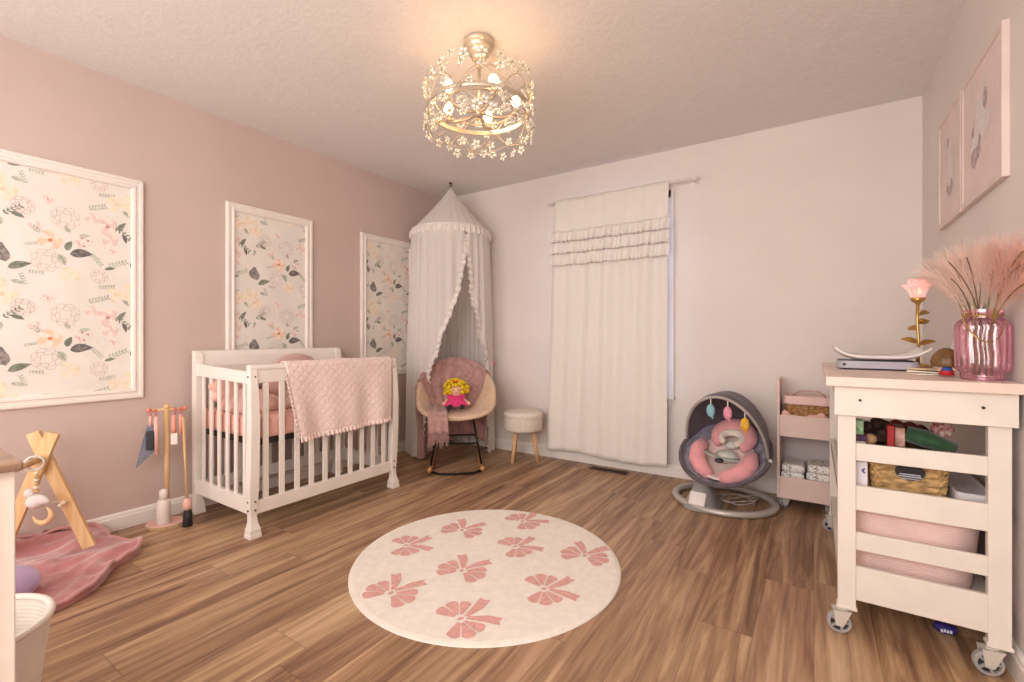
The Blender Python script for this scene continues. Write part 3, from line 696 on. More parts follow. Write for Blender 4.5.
# ------------------------------------------------------------------ curtain
M_cur = sheer_mat('curtain_white_cotton', (242, 237, 230), .05, 140)
cur = thing('window_curtain', 'long white curtain with three ruffle tiers covering the window', 'curtain', (-1.37, 3.44, .08))
CY = 3.452
def cf(x0, x1, z, u, amp):
    x = x0 + (x1 - x0) * u
    return x, CY - .012 - amp * (.5 + .5 * sin(u * 52 + 1.1 * sin(u * 9))) - .4 * amp * sin(u * 19 + 2)
def cpanel(u, v):
    z = 2.185 - 2.10 * v; x0 = -1.822 - .065 * min(1, v * 1.1); x1 = -.888 - .010 * v
    amp = .026 * (.25 + .75 * min(1, v * 6)) * (1 - .25 * v)
    ph = 1.5 * mnoise.noise(Vector((u * 3, v * 1.5, 5)))
    x = x0 + (x1 - x0) * u; y = CY - .010 - amp * (.5 + .5 * sin(u * 40 + ph)) - .006 * sin(u * 17 + ph)
    hem = .012 * sin(u * 7) if v > .98 else 0
    return (x, y, z + hem)
mb = MB(); mb.grid(cpanel, 260, 60); build(mb, 'curtain_panel', M_cur, cur, smooth=True, solid=.003)
M_ruf = sheer_mat('curtain_ruffle', (243, 238, 232), .05, 140)
for k, (zt, zb) in enumerate(((1.915, 1.828), (1.830, 1.730), (1.735, 1.632))):
    mb = MB()
    def rr(u, v):
        p = Vector(cpanel(u * 1.03 - .015, (2.185 - (zt + (zb - zt) * v)) / 2.10)); q = u * 2 * PI * 24
        return (p.x, p.y - .010 - .018 * v * (.6 + .6 * sin(q + 2 * sin(u * 13 + k))) - .01 * v, p.z + .006 * v * sin(q * 2 + k))
    mb.grid(rr, 360, 6); build(mb, 'ruffle_tier', M_ruf, cur, smooth=True, solid=.0015)
rod = thing('curtain_rod', 'thin white curtain rod with round ends above the window', 'curtain rod', (-1.30, CY - .004, 2.167))
build(MB().tube([(-1.885, CY - .006, 2.170), (-.715, CY - .006, 2.170)], .008, 12), 'rod', M_trim, rod, smooth=True)
for x in (-1.890, -.708): build(MB().ball((x, CY - .006, 2.170), .017), 'finial', M_trim, rod, smooth=True)
for x in (-1.865, -.735): build(MB().tube([(x, CY - .006, 2.170), (x, YB, 2.170)], .006, 8).box(x - .012, x + .012, YB - .004, YB, 2.145, 2.195), 'bracket', M_trim, rod)

# ------------------------------------------------------------------ chandelier
HX, HY = -1.324, 1.733; HZ = 2.112
M_gold = pm('champagne_metal', (204, 190, 170), rough=.36, metal=.6, var=.05); M_goldl = pm('champagne_wire', (196, 180, 156), rough=.4, metal=.5, var=.05)
chd = thing('chandelier', 'champagne metal drum chandelier wound with crystal flowers hanging from the ceiling', 'chandelier', (HX, HY, H))
mb = MB(); mb.lathe([(1e-4, -.0005), (.070, -.0005), (.073, -.004), (.073, -.020), (.070, -.024), (.062, -.026), (.062, -.042), (.058, -.046), (.050, -.048), (.050, -.062), (.046, -.066), (.036, -.068), (.034, -.088), (.028, -.094), (1e-4, -.094)], (HX, HY, H), 40); build(mb, 'ceiling_canopy', M_gold, chd, smooth=True)
mb = MB(); mb.tube([(HX, HY, H - .09), (HX, HY, 2.10)], .008, 12); mb.lathe([(.008, 0), (.018, -.004), (.022, -.018), (.016, -.030), (.008, -.034)], (HX, HY, H - .092), 20); mb.ball((HX, HY, 2.10), .022); build(mb, 'stem', M_gold, chd, smooth=True)
def band(r, w, t, z):
    mb = MB(); mb.lathe([(r - t, -w / 2), (r, -w / 2), (r + t * .3, 0), (r, w / 2), (r - t, w / 2), (r - t, -w / 2)], (HX, HY, z), 80); return mb
build(band(.241, .020, .006, HZ), 'outer_ring', M_gold, chd, smooth=False)
build(band(.176, .008, .005, HZ + .012), 'inner_ring', M_gold, chd, smooth=False)
M_bulb = emit_mat('bulb_warm_glow', (255, 200, 140), 36.0)
for k in range(5):
    a = math.radians(33.3 - 65 + 72 * k); ca, sa = cos(a), sin(a)
    build(MB().tube([(HX + .02 * ca, HY + .02 * sa, 2.10), (HX + .07 * ca, HY + .07 * sa, 2.085), (HX + .14 * ca, HY + .14 * sa, 2.09), (HX + .176 * ca, HY + .176 * sa, 2.10)], .006, 10), 'arm', M_gold, chd, smooth=True)
    mb = MB(); mb.tube([(HX + .15 * ca, HY + .15 * sa, 2.108), (HX + .238 * ca, HY + .238 * sa, HZ)], .004, 8); build(mb, 'spoke', M_gold, chd, smooth=True)
    sk = build(MB().lathe([(1e-4, 0), (.014, 0), (.016, .012), (.014, .034), (1e-4, .036)], (HX + .176 * ca, HY + .176 * sa, 2.10), 16), 'socket', M_gold, chd, smooth=True)
    mb = MB(); mb.lathe([(1e-4, 0), (.010, .002), (.019, .018), (.022, .030), (.018, .044), (.009, .054), (1e-4, .056)], (HX + .176 * ca, HY + .176 * sa, 2.137), 16)
    b_ = build(mb, 'bulb', M_bulb, sk, smooth=True); b_['label'] = 'glowing warm bulb'
# woven wires
def wire(a, k):   # zig-zag between the two height limits
    s_ = [1, -1, 1, -1][k]
    z = HZ - .005 + s_ * .085 * sin(a * (3 if k < 2 else 4) + (0.6 if k < 2 else 2.1)); r = .243 + .006 * sin(a * 5 + k); return (HX + r * cos(a), HY + r * sin(a), z)
for k in range(4): build(MB().tube([wire(2 * PI * i / 144, k) for i in range(144)], .0022, 6, closed=True), 'wire', M_goldl, chd, smooth=True)
for zc, am in ((HZ + .118, .012), (HZ - .095, .012)):
    build(MB().tube([(HX + .243 * cos(a), HY + .243 * sin(a), zc + am * sin(5 * a)) for a in [2 * PI * i / 120 for i in range(120)]], .002, 6, closed=True), 'wire', M_goldl, chd, smooth=True)
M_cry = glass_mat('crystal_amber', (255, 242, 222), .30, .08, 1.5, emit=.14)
mb = MB()
for k in range(5):
    a = 2 * PI * k / 5; M_ = Matrix.Rotation(a, 4, 'Y') @ Matrix.Translation((0, 0, .0125)); mb.ball((0, 0, 0), .0085, (.9, .45, 1.1), 8, 6, M=M_)
mb.ball((0, -.004, 0), .005, (1, 1, 1), 8, 6, mi=1)
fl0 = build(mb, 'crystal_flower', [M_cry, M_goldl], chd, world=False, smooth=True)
rnd = random.Random(3); first = True; i = 0
for row, (zc, n_, am) in enumerate(((HZ + .130, 22, .022), (HZ + .07, 18, .030), (HZ + .01, 12, .02), (HZ - .055, 18, .026), (HZ - .108, 26, .022))):
    for j in range(n_):
        a = 2 * PI * (j + .5 * (row % 2)) / n_ + rnd.uniform(-.06, .06); z = zc + rnd.uniform(-am, am)
        o = fl0 if first else fl0.copy()
        if not first: col.objects.link(o); o.parent = chd
        first = False; r = .248 + rnd.uniform(-.006, .008)
        s_ = rnd.uniform(1.0, 1.35)
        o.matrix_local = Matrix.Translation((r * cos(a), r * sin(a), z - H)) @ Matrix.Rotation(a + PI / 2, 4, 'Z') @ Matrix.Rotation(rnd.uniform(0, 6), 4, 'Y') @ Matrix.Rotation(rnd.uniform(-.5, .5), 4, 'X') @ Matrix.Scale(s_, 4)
# ------------------------------------------------------------------ baby bouncer
BC = Vector((-.478, 3.165, 0))
M_bg = pm('bouncer_grey_plastic', (150, 146, 142), rough=.4, var=.02); M_bgl = pm('bouncer_silver', (190, 184, 178), rough=.35, metal=.3, var=.02)
M_fd = pm('bouncer_charcoal_fabric', (98, 88, 96), rough=.9, var=.10, vs=20, bump=.3, bs=160, sheen=.2); M_fl = pm('bouncer_blue_grey_fabric', (134, 130, 148), rough=.9, var=.08, vs=20, bump=.3, bs=160, sheen=.2)
bo = thing('baby_bouncer', 'grey electric baby bouncer with pink insert and hanging toys standing by the back wall', 'baby bouncer', tuple(BC))
mb = MB(); ring_pts = [(BC.x + .285 * cos(a), BC.y + .262 * sin(a), .020) for a in [2 * PI * i / 72 for i in range(72)]]
mb.tube(ring_pts, .024, 12, closed=True, flat=.8); build(mb, 'base_ring', M_bgl, bo, smooth=True)
PD = Vector((BC.x - .095, BC.y - .125, 0))   # post foot
fw = Vector((-.12, -.99, 0)).normalized(); lt = Vector((-fw.y, fw.x, 0))
mb = MB()
def pod(u, v):
    a = 2 * PI * u; t = v
    w = .070 * (1 - t) + .034; dpt = (.105 * (1 - t) + .034)
    o = Vector((cos(a), sin(a))); o = Vector((math.copysign(abs(o.x) ** .7, o.x), math.copysign(abs(o.y) ** .7, o.y)))
    p = PD + lt * (o.x * w) + fw * (o.y * dpt + .012 * (1 - t)); return (p.x, p.y, .004 + .150 * t)
mb.grid(pod, 48, 16, closeu=True); mb.poly([pod(i / 48, 1.0) for i in range(48)]); build(mb, 'motor_housing', M_bg, bo, smooth=True)
Mp = Matrix((lt, -fw, Vector((0, 0, 1)))).transposed().to_4x4(); Mp.translation = PD + fw * .112 + Vector((0, 0, .066)); Mp = Mp @ Matrix.Rotation(-.60, 4, 'X')
mb = MB(); mb.box(-.048, .048, -.012, .012, -.042, .042, M=Mp); build(mb, 'control_panel', pm('panel_white', (232, 228, 224), rough=.3, var=.02), bo, bevel=.008)
mb = MB(); mb.tube([tuple(PD + Vector((0, 0, .145))), tuple(PD + Vector((.0, .003, .172)))], [.030, .028], 20); build(mb, 'post', M_bgl, bo, smooth=True)
# seat frame basis
Fv = Vector((-.549, .8358, 0)); Rv = Vector((.8358, .549, 0)); Zv = Vector((0, 0, 1))
av = (Rv * .66 + Fv * .60 + Zv * .50).normalized(); bv = (Rv * .76 - Fv * .62 - Zv * .06); bv = (bv - av * bv.dot(av)).normalized(); nv = bv.cross(av)
SC = Vector((-.485, 3.150, .315)) + Rv * .015
MS = Matrix((bv, av, nv)).transposed().to_4x4(); MS.translation = SC
def S(x, y, z): return tuple(MS @ Vector((x, y, z)))
def bowl(u, v, k=1.0, off=0.0):
    a = 2 * PI * u; hx, hy = .252, .290
    r = v; x = hx * r * cos(a) * k; y = hy * r * sin(a) * k; z = -.135 * (1 - r ** 2.4) - .0 + off
    y2 = y + (.02 if sin(a) > 0 else 0); return S(x, y, z)
mb = MB(); mb.grid(lambda u, v: bowl(u, .02 + .98 * v), 60, 16, closeu=True); mb.poly([bowl(i / 60, .02) for i in range(60)]); build(mb, 'seat_shell', M_fl, bo, smooth=True, solid=.012)
mb = MB(); mb.tube([S(.254 * cos(a), .292 * sin(a) + (.02 * max(0, sin(a))) , .003) for a in [2 * PI * i / 64 for i in range(64)]], .013, 10, closed=True); build(mb, 'seat_rim', M_fd, bo, smooth=True)
mb = MB(); mb.tube([tuple(PD + Vector((0, .003, .165))), S(-.05, -.08, -.165), S(0, .05, -.170)], .018, 12); build(mb, 'seat_bracket', M_bg, bo, smooth=True)
# padded lining
mb = MB(); mb.grid(lambda u, v: bowl(u, .05 + .85 * v, off=.014 + .004 * sin(u * 2 * PI * 18)), 120, 10, closeu=True); build(mb, 'seat_lining', pm('lining_grey', (142, 138, 150), rough=.9, var=.06), bo, smooth=True, solid=.008)
# canopy hood
def hood(u, v):
    # u across from left pivot to right pivot, v from the front rim back to the head end
    ph = PI * u; c, s_ = cos(ph), sin(ph); ps = math.radians(88 - 100 * v); x = -.246 * c; R_ = (.380 - .065 * v) * s_ ** 1.0
    k = .006 * sin(v * 26); return S(x * (1 - .05 * v), .02 + (R_ + k) * cos(ps) * .92, .015 + (R_ + k) * sin(ps) * 1.02)
mb = MB(); mb.grid(hood, 48, 24); build(mb, 'hood', M_fd, bo, smooth=True, solid=.006)
mb = MB(); mb.tube([hood(i / 40, 0.0) for i in range(41)], .009, 8); build(mb, 'toy_bar', pm('bar_greyed', (176, 166, 160), rough=.6), bo, smooth=True)
for x in (-.25, .25):
    mb = MB(); mb.ball(S(x * 1.03, .02, .01), .014, (1, 1, 1), 12, 8); build(mb, 'hinge', pm('hinge_white', (214, 206, 200)), bo, smooth=True)
# pink insert
M_pk = pm('insert_pink', (240, 168, 172), rough=.9, var=.05, vs=20, bump=.2, bs=60, sheen=.3); M_iv = pm('insert_ivory', (240, 226, 212), rough=.9, var=.03)
ins = build(MB().grid(lambda u, v: bowl(u, .03 + .66 * v, off=.040 + .012 * (1 - v)), 60, 10, closeu=True), 'pink_insert', pm('insert_pale', (238, 214, 208), rough=.9), bo, smooth=True, solid=.012)
mb = MB()
for s_ in (-1, 1):
    pts = [(s_ * x, y, z) for x, y, z in ((.150, .05, -.005), (.158, -.02, -.015), (.138, -.09, -.03), (.080, -.150, -.045), (.028, -.175, -.05))]
    mb.tube([S(*p) for p in pts], [.036, .050, .054, .048, .032], 14)
build(mb, 'leg_bolster', M_pk, ins, smooth=True)
mb = MB(); mb.tube([S(.100 * cos(a), .160 + .092 * sin(a), -.005 + .02 * sin(a)) for a in [math.radians(-50 + i * 280 / 22) for i in range(23)]], [.030 + .018 * sin(PI * i / 22) for i in range(23)], 14); build(mb, 'head_pillow', M_pk, ins, smooth=True)
mb = MB(); mb.tube([S(.060 * cos(a), .135 + .058 * sin(a), .005) for a in [math.radians(-60 + i * 300 / 20) for i in range(21)]], [.018 + .008 * sin(PI * i / 20) for i in range(21)], 12); build(mb, 'inner_pillow', M_iv, ins, smooth=True)
mb = MB(); mb.ball(S(0, .03, -.06), .07, (1, 1, .6), 16, 10); mb.ball(S(0, .13, -.045), .05, (1, 1, .6), 16, 10); build(mb, 'center_pad', pm('pad_mint_grey', (216, 218, 210), rough=.9), ins, smooth=True)
mb = MB(); mb.tube([S(-.12, -.03, -.005), S(-.05, -.055, .000), (S(0, -.065, .002))], .018, 10, flat=.6); mb.tube([S(.12, -.03, -.005), S(.05, -.055, 0), S(0, -.065, .002)], .018, 10, flat=.6); build(mb, 'harness_strap', pm('strap_sage', (170, 176, 168), rough=.8), bo, smooth=True)
mb = MB(); mb.ball(S(.0, -.085, .004), .022, (1.2, 1, .7)); build(mb, 'harness_buckle', pm('buckle_dark', (56, 54, 58), rough=.4), bo, smooth=True)
for u_, mc, nm in ((.42, (150, 196, 210), 'blue'), (.55, (240, 160, 180), 'pink'), (.68, (236, 186, 70), 'yellow')):
    p = Vector(hood(u_, 0.0)); ty = thing('hanging_toy', {'blue': 'pale blue leaf shaped plush toy hanging leftmost from the bouncer hood', 'pink': 'pink leaf shaped plush toy hanging in the middle of the bouncer hood', 'yellow': 'yellow leaf shaped plush toy hanging rightmost from the bouncer hood'}[nm], 'toy', tuple(p), group='plush toys on the bouncer hood')
    build(MB().tube([tuple(p), tuple(p - Vector((0, 0, .045)))], .003, 6), 'cord', M_iv, ty)
    mb = MB(); mb.ball((p.x, p.y, p.z - .080), .030, (.82, .6, 1.35), 16, 12); mb.ball((p.x + .010, p.y, p.z - .122), .008, seg=8, rings=6); build(mb, 'plush', pm('toy_' + nm, mc, rough=.9, var=.1, vs=50), ty, smooth=True)
# power cord on the floor behind the pod
mb = MB(); rnd = random.Random(5); pts = []
for i in range(90):
    t = i / 89; a = t * 2 * PI * 2.6; pts.append((BC.x + .055 + .115 * cos(a) * (1 - .25 * t) + .05 * t, BC.y + .02 + .075 * sin(a * 1.07) + .03 * t, .006 + .010 * abs(sin(a * 1.3)) + .02 * abs(sin(a * .6))))
mb.tube(pts, .0035, 6); tag(build(mb, 'power_cord', pm('cord_beige', (188, 172, 164), rough=.6), smooth=True, origin=(BC.x, BC.y, 0)), 'pale coiled power cord lying inside the ring base of the bouncer', 'cord')

# ------------------------------------------------------------------ slim pink shelf cart
M_pc = pm('cart_blush_paint', (226, 200, 190), rough=.5, var=.02); M_cast = pm('caster_grey', (172, 170, 170), rough=.35, var=.02, metal=.2); M_dk = pm('rubber_dark', (44, 44, 48), rough=.5)
sl = thing('slim_shelf_cart', 'narrow pink bin shelf on casters between the bouncer and the white cart', 'shelf', (-.04, 3.36, 0))
SX0, SX1, SY0, SY1 = -.190, .115, 3.232, 3.50
for x0, x1 in ((SX0, SX0 + .016), (SX1 - .016, SX1)):
    build(MB().box(x0, x1, SY0, SY1, .066, .782), 'side_panel', M_pc, sl, bevel=.003)
for z in (.066, .440):
    build(MB().box(SX0 + .016, SX1 - .016, SY0 + .012, SY1, z + .004, z + .016), 'bin_floor', M_pc, sl)
    build(MB().box(SX0 + .016, SX1 - .016, SY0 + .002, SY0 + .014, z, z + .130), 'bin_front', M_pc, sl, bevel=.002)
build(MB().box(SX0 + .016, SX1 - .016, SY1 - .008, SY1, .066, .60), 'back_panel', pm('cart_back_grey', (196, 184, 182), rough=.6, var=.02), sl)
def caster(parent, x, y, r=.037, ang=0.0, zt=.085, big=True):
    c = thing('tmp', None, None, (x, y, 0), ang); c.name = 'caster'; c.parent = parent; MWc = Matrix.Translation((x, y, 0)) @ Matrix.Rotation(ang, 4, 'Z')
    pm_ = MW[parent.name].inverted() @ MWc; c.matrix_parent_inverse = Matrix.Identity(4); c.matrix_local = pm_; MW[c.name] = MWc
    for k in list(c.keys()):
        if k in ('label', 'category'): del c[k]
    Mr = Matrix.Translation((.0, 0, r)) @ Matrix.Rotation(PI / 2, 4, 'X')
    ty = MB().lathe([(r * .74, -.011), (r * .94, -.011), (r, -.007), (r, .007), (r * .94, .011), (r * .74, .011), (r * .74, -.011)], seg=32, M=Mr)
    build(ty, 'tire', M_cast, c, world=False, smooth=False)
    hb = MB().lathe([(1e-4, -.009), (.010, -.009), (.010, .009), (1e-4, .009)], seg=16, M=Mr).lathe([(1e-4, -.003), (r * .74, -.003), (r * .74, .003), (1e-4, .003)], seg=32, mi=1, M=Mr)
    for k in range(5):
        a = 2 * PI * k / 5; d = Vector((cos(a), 0, sin(a))); hb.bar((0, 0, r), (d.x * r * .76, 0, r + d.z * r * .76), .008, .016, 0, up=(0, 1, 0))
    build(hb, 'wheel_hub', [M_cast, M_dk], c, world=False)
    fk = MB()
    for sy in (-1, 1):
        fk.add([(-.012, sy * .015, r - .008), (.010, sy * .015, r - .010), (.034, sy * .017, zt - .004), (-.020, sy * .017, zt - .004)] + [(-.012, sy * .018, r - .008), (.010, sy * .018, r - .010), (.034, sy * .020, zt - .004), (-.020, sy * .020, zt - .004)], [(0, 1, 2, 3), (7, 6, 5, 4), (0, 4, 5, 1), (1, 5, 6, 2), (2, 6, 7, 3), (3, 7, 4, 0)])
    fk.box(-.020, .034, -.020, .020, zt - .008, zt - .004).lathe([(1e-4, 0), (.016, 0), (.016, .004), (1e-4, .004)], (.010, 0, zt - .004), 16).tube([(0, -.021, r), (0, .021, r)], .005, 8)
    build(fk, 'fork', pm('fork_white_metal', (222, 216, 208), rough=.3, metal=.3, var=.02), c, world=False)
    return c
for x in (SX0 + .035, SX1 - .035):
    for y in (SY0 + .045, SY1 - .045): caster(sl, x, y, .026, .6, .066)
# wicker basket in the upper bin
M_wk = pm('wicker_brown', (176, 132, 84), rough=.8, var=.25, vs=60, bump=1.0, bs=70, bumpd=.01)
wk = thing('wicker_basket', 'small pink lined wicker basket in the top bin of the slim pink shelf', 'basket', (-.035, 3.37, .456))
def rbox(mb, x0, x1, y0, y1, z0, z1, r, flare=0.0, seg=6, close=True, bump=None, mi=0, rows=10):
    cx, cy = (x0 + x1) / 2, (y0 + y1) / 2; hx, hy = (x1 - x0) / 2, (y1 - y0) / 2; pts = []
    for q, (sx, sy) in enumerate(((1, 1), (-1, 1), (-1, -1), (1, -1))):
        for k in range(seg + 1): a = q * PI / 2 + k * PI / 2 / seg; pts.append((sx * (hx - r) + r * cos(a), sy * (hy - r) + r * sin(a)))
    n_ = len(pts)
    def g(u, v):
        i = int(round(u * n_)) % n_; k = 1 - flare * (1 - v); b = bump(i, v, n_) if bump else 0
        L = math.hypot(*pts[i]); s_ = k * (1 + b / L); return (cx + pts[i][0] * s_, cy + pts[i][1] * s_, z0 + (z1 - z0) * v)
    mb.grid(g, n_, rows, mi, closeu=True)
    if close: mb.poly([g(i / n_, 0) for i in range(n_)], mi)
    return [g(i / n_, 1) for i in range(n_)]
mb = MB(); rim = rbox(mb, -.150, .085, 3.27, 3.47, 0.457, .638, .04, .12, 8, bump=lambda i, v, n: .003 * sin(i * 1.7 + int(v * 16) * PI), rows=24); build(mb, 'woven_body', M_wk, wk, solid=.006)
mb = MB(); rbox(mb, -.155, .090, 3.265, 3.475, 0.634, .684, .045, -.02, 8, close=False, bump=lambda i, v, n: .002 * sin(i * 2.1), rows=6); build(mb, 'fabric_lining', pm('lining_pink', (238, 206, 200), rough=.9, var=.05), wk, smooth=True, solid=.004)
mb = MB(); mb.tube([(-.11, 3.37, .675), (-.08, 3.365, .704), (-.03, 3.362, .712), (.03, 3.362, .708), (.06, 3.37, .675)], .005, 6); build(mb, 'handle', pm('handle_pink', (206, 160, 150), rough=.7), wk, smooth=True)
mb = MB()
def f(u, v): return (-.165 + .25 * u, 3.250 + .02 * v, .520 + .068 * v * (.75 + .25 * sin(u * 9 + 1)) + .008 * sin(u * 25))
mb.grid(f, 40, 6); tag(build(mb, 'pink_cloth', pm('cloth_coral', (238, 188, 176), rough=.9, var=.1, vs=30), smooth=True, solid=.01, origin=(-.04, 3.26, .46)), 'folded coral pink cloth tucked in front of the wicker basket on the slim shelf', 'cloth')
# diaper packs in lower bin
M_dp = pm('diaper_print', (238, 234, 228), rough=.6, c2=(92, 100, 92), vs=110, var=.1)
def ramp_fix(m, a, b):
    for nd in m.node_tree.nodes:
        if nd.type == 'VALTORGB': nd.color_ramp.elements[0].position = a; nd.color_ramp.elements[1].position = b
ramp_fix(M_dp, .40, .46)
for st_, (x0, x1, n_, h) in enumerate(((-.166, -.045, 4, .046), (-.036, .092, 4, .049))):
    for k in range(n_):
        dx = .004 * sin(k * 2.1 + st_); z = .0825 + k * (h + .0005); nm_ = ('lowest', 'second lowest', 'second highest', 'topmost')[k]
        tag(build(MB().box(x0 + dx, x1 + dx, 3.262, 3.44, z, z + h), 'diaper', M_dp, origin=((x0 + x1) / 2, 3.35, z), bevel=.014), 'white printed diaper, %s in the %s stack of the slim pink shelf' % (nm_, ('left', 'right')[st_]), 'diaper', 'diapers in the slim pink shelf')

# ------------------------------------------------------------------ white rolling cart
M_cw = pm('cart_ivory_paint', (228, 219, 209), rough=.42, var=.02); M_ct = pm('cart_top_blush', (232, 210, 198), rough=.4, var=.03)
ct = thing('rolling_cart', 'large ivory slatted rolling cart with pink top and grey casters at the right wall', 'cart', (.29, 2.5, 0))
KX0, KX1, KY0, KY1 = .070, .502, 1.995, 3.02; LW = .052
build(MB().box(.035, .520, 1.950, 3.055, .873, .905), 'cart_top', M_ct, ct, bevel=.002)
for x in (KX0, KX1 - LW):
    for y in (KY0, KY1 - .030):
        mb = MB(); mb.box(x, x + LW, y, y + .030, .098, .873); mb.box(x - .004, x + LW + .004, y - .004, y + .034, .088, .100); build(mb, 'leg', M_cw, ct, bevel=.002)
for y in (KY0 - .018, KY1): build(MB().box(KX0 - .010, KX1 + .010, y, y + .018, .770, .873), 'apron', M_cw, ct, bevel=.002)
for x in (KX0 + .002, KX1 - .020): build(MB().box(x, x + .018, KY0 + .030, KY1 - .030, .800, .873), 'side_apron', M_cw, ct, bevel=.002)
for y in (KY0 + .008, KY1 - .028):
    for z0, z1 in ((.612, .672), (.300, .362)): build(MB().box(KX0 + LW - .004, KX1 - LW + .004, y, y + .014, z0, z1), 'end_rail', M_cw, ct, bevel=.002)
for zs, zb, zt in ((.500, .440, .525), (.190, .125, .243)):
    build(MB().box(KX0 + .004, KX1 - .004, KY0 + .024, KY1 - .024, zs - .030 if zs > .4 else zs - .012, zs - .014 if zs > .4 else zs + .004), 'shelf', M_cw, ct)
    for y in (KY0 + .006, KY1 - .024): build(MB().box(KX0 + LW - .002, KX1 - LW + .002, y, y + .018, zb, zt), 'shelf_rail', M_cw, ct, bevel=.002)
    for x in (KX0 + .004, KX1 - .018): build(MB().box(x, x + .014, KY0 + .028, KY1 - .028, zb + .02, zb + .062), 'side_rail', M_cw, ct)
mb = MB()
for x in (.132, .435): mb.lathe([(1e-4, 0), (.0045, 0), (.0045, .004), (1e-4, .004)], seg=12, M=Matrix.Translation((x, KY0 - .0175, .826)) @ Matrix.Rotation(PI / 2, 4, 'X'))
build(mb, 'bolt', pm('bolt_dark', (50, 44, 42), rough=.4, metal=.5), ct)
for (x, y, a) in ((KX0 + .004, KY0 + .004, .15), (KX1 - .052, KY0 + .004, .15), (KX0 + .004, KY1 - .02, .15), (KX1 - .052, KY1 - .02, .15)): caster(ct, x, y, .037, a, .088)
# --- shelf contents
M_rope = pm('rope_pink', (238, 206, 200), rough=.9, var=.05, wave=('Z', 42.0, .2), bump=.35, bumpd=.003)
pb = thing('rope_basket', 'large pink coiled rope basket on the bottom shelf of the ivory rolling cart', 'basket', (.28, 2.36, .194))
mb = MB(); rim = rbox(mb, .095, .462, 2.06, 2.62, .1955, .425, .10, .10, 10, rows=20); build(mb, 'woven_body', M_rope, pb, smooth=True, solid=.010)
build(MB().tube(rim, .010, 8, closed=True), 'rim', M_rope, pb, smooth=True)
# clear white tray
tr = thing('plastic_tray', 'low white plastic tray right of the seagrass basket on the middle cart shelf', 'tray', (.43, 2.38, .487))
mb = MB(); rbox(mb, .392, .482, 2.06, 2.70, .4875, .535, .02, .05, 4, rows=4); M_tray = pm('tray_white', (232, 226, 230), rough=.35, var=.02); build(mb, 'tray_body', M_tray, tr, solid=.004)
mb = MB(); mb.tube([(.150, 2.0435, .578), (.143, 2.0435, .570), (.150, 2.0435, .562)], .003, 6); wb_ = thing('white_box', 'upright white box with small indigo arrow mark left of the seagrass basket', 'box', (.128, 2.13, .487)); build(mb, 'arrow_mark', pm('mark_indigo', (70, 60, 150)), wb_); build(MB().box(.100, .158, 2.045, 2.21, .487, .6015), 'carton', pm('box_lilac_white', (232, 226, 230), rough=.5), wb_, bevel=.002)
bk = thing('toy_basket', 'square seagrass basket with dark oval handle on the middle cart shelf', 'basket', (.27, 2.18, .492))
M_sg = pm('seagrass', (206, 168, 114), rough=.85, var=.22, vs=30, bump=1.0, bs=34, bumpd=.014, stretch=(1, 1, 2.6))
mb = MB(); rim = rbox(mb, .168, .380, 2.075, 2.40, .493, .650, .03, .10, 6, bump=lambda i, v, n: .0045 * sin(v * 34 + (i % 2) * PI), rows=30); build(mb, 'woven_body', M_sg, bk, solid=.008)
build(MB().tube(rim, .010, 8, closed=True), 'rim', M_sg, bk, smooth=True)
mb = MB(); mb.lathe([(1e-4, .0), (.040, .0), (.040, .003), (1e-4, .003)], seg=28, sy=.72, M=Matrix.Translation((.275, 2.070, .580)) @ Matrix.Rotation(PI / 2, 4, 'X')); build(mb, 'handle_hole', pm('hole_dark', (28, 26, 28)), bk)
mb = MB(); mb.box(.244, .306, 2.0655, 2.067, .562, .566); mb.box(.247, .303, 2.0655, 2.067, .569, .573); mb.box(.250, .30, 2.0655, 2.067, .555, .558); build(mb, 'handle_lacing', pm('lacing_silver', (180, 182, 190), rough=.4), bk)
# toys heaped in the basket
def tg(mb, name, label, cat, m, o, **kw): return tag(build(mb, name, m, origin=o, **kw), label, cat)
mb = MB(); mb.tube([(.275, 2.14, .700), (.32, 2.13, .690), (.40, 2.125, .664)], [.034, .038, .026], 16, flat=.8); tg(mb, 'green_pouch', 'rolled dark green velvet pouch on top of the seagrass basket', 'pouch', pm('velvet_green', (38, 84, 46), rough=.7, var=.2, vs=30, sheen=.4), (.33, 2.13, .66), smooth=True)
mb = MB()
for i in range(40): a = rnd.random() * 6.28; e = rnd.uniform(-1, 1); c_ = (1 - e * e) ** .5; mb.ball((.192 + .034 * c_ * cos(a), 2.15 + .03 * c_ * sin(a), .700 + .034 * e), .014, seg=8, rings=5)
tg(mb, 'plush_toy', 'small dark brown fluffy plush toy heaped in the seagrass basket', 'plush toy', pm('plush_brown', (58, 34, 28), rough=.95, var=.3, vs=60), (.192, 2.15, .66), smooth=True)
mb = MB(); mb.ball((.172, 2.115, .672), .020); tg(mb, 'wooden_ball', 'small tan wooden ball in the seagrass basket below the brown plush toy', 'ball', pm('ball_tan', (190, 150, 110)), (.172, 2.115, .652), smooth=True)
mb = MB(); mb.box(.108, .150, 2.08, 2.13, .690, .742); tg(mb, 'green_box', 'small bright green patterned box at the left end of the cart shelf', 'box', pm('box_green', (90, 170, 90), c2=(200, 224, 196), vs=80), (.13, 2.10, .69), bevel=.004)
mb = MB(); mb.box(.108, .158, 2.07, 2.15, .6705, .6895); tg(mb, 'red_book', 'thin navy and red book under the green box on the cart shelf', 'book', pm('book_navy_red', (40, 40, 84), c2=(190, 60, 40), vs=18), (.13, 2.10, .6705), bevel=.002)
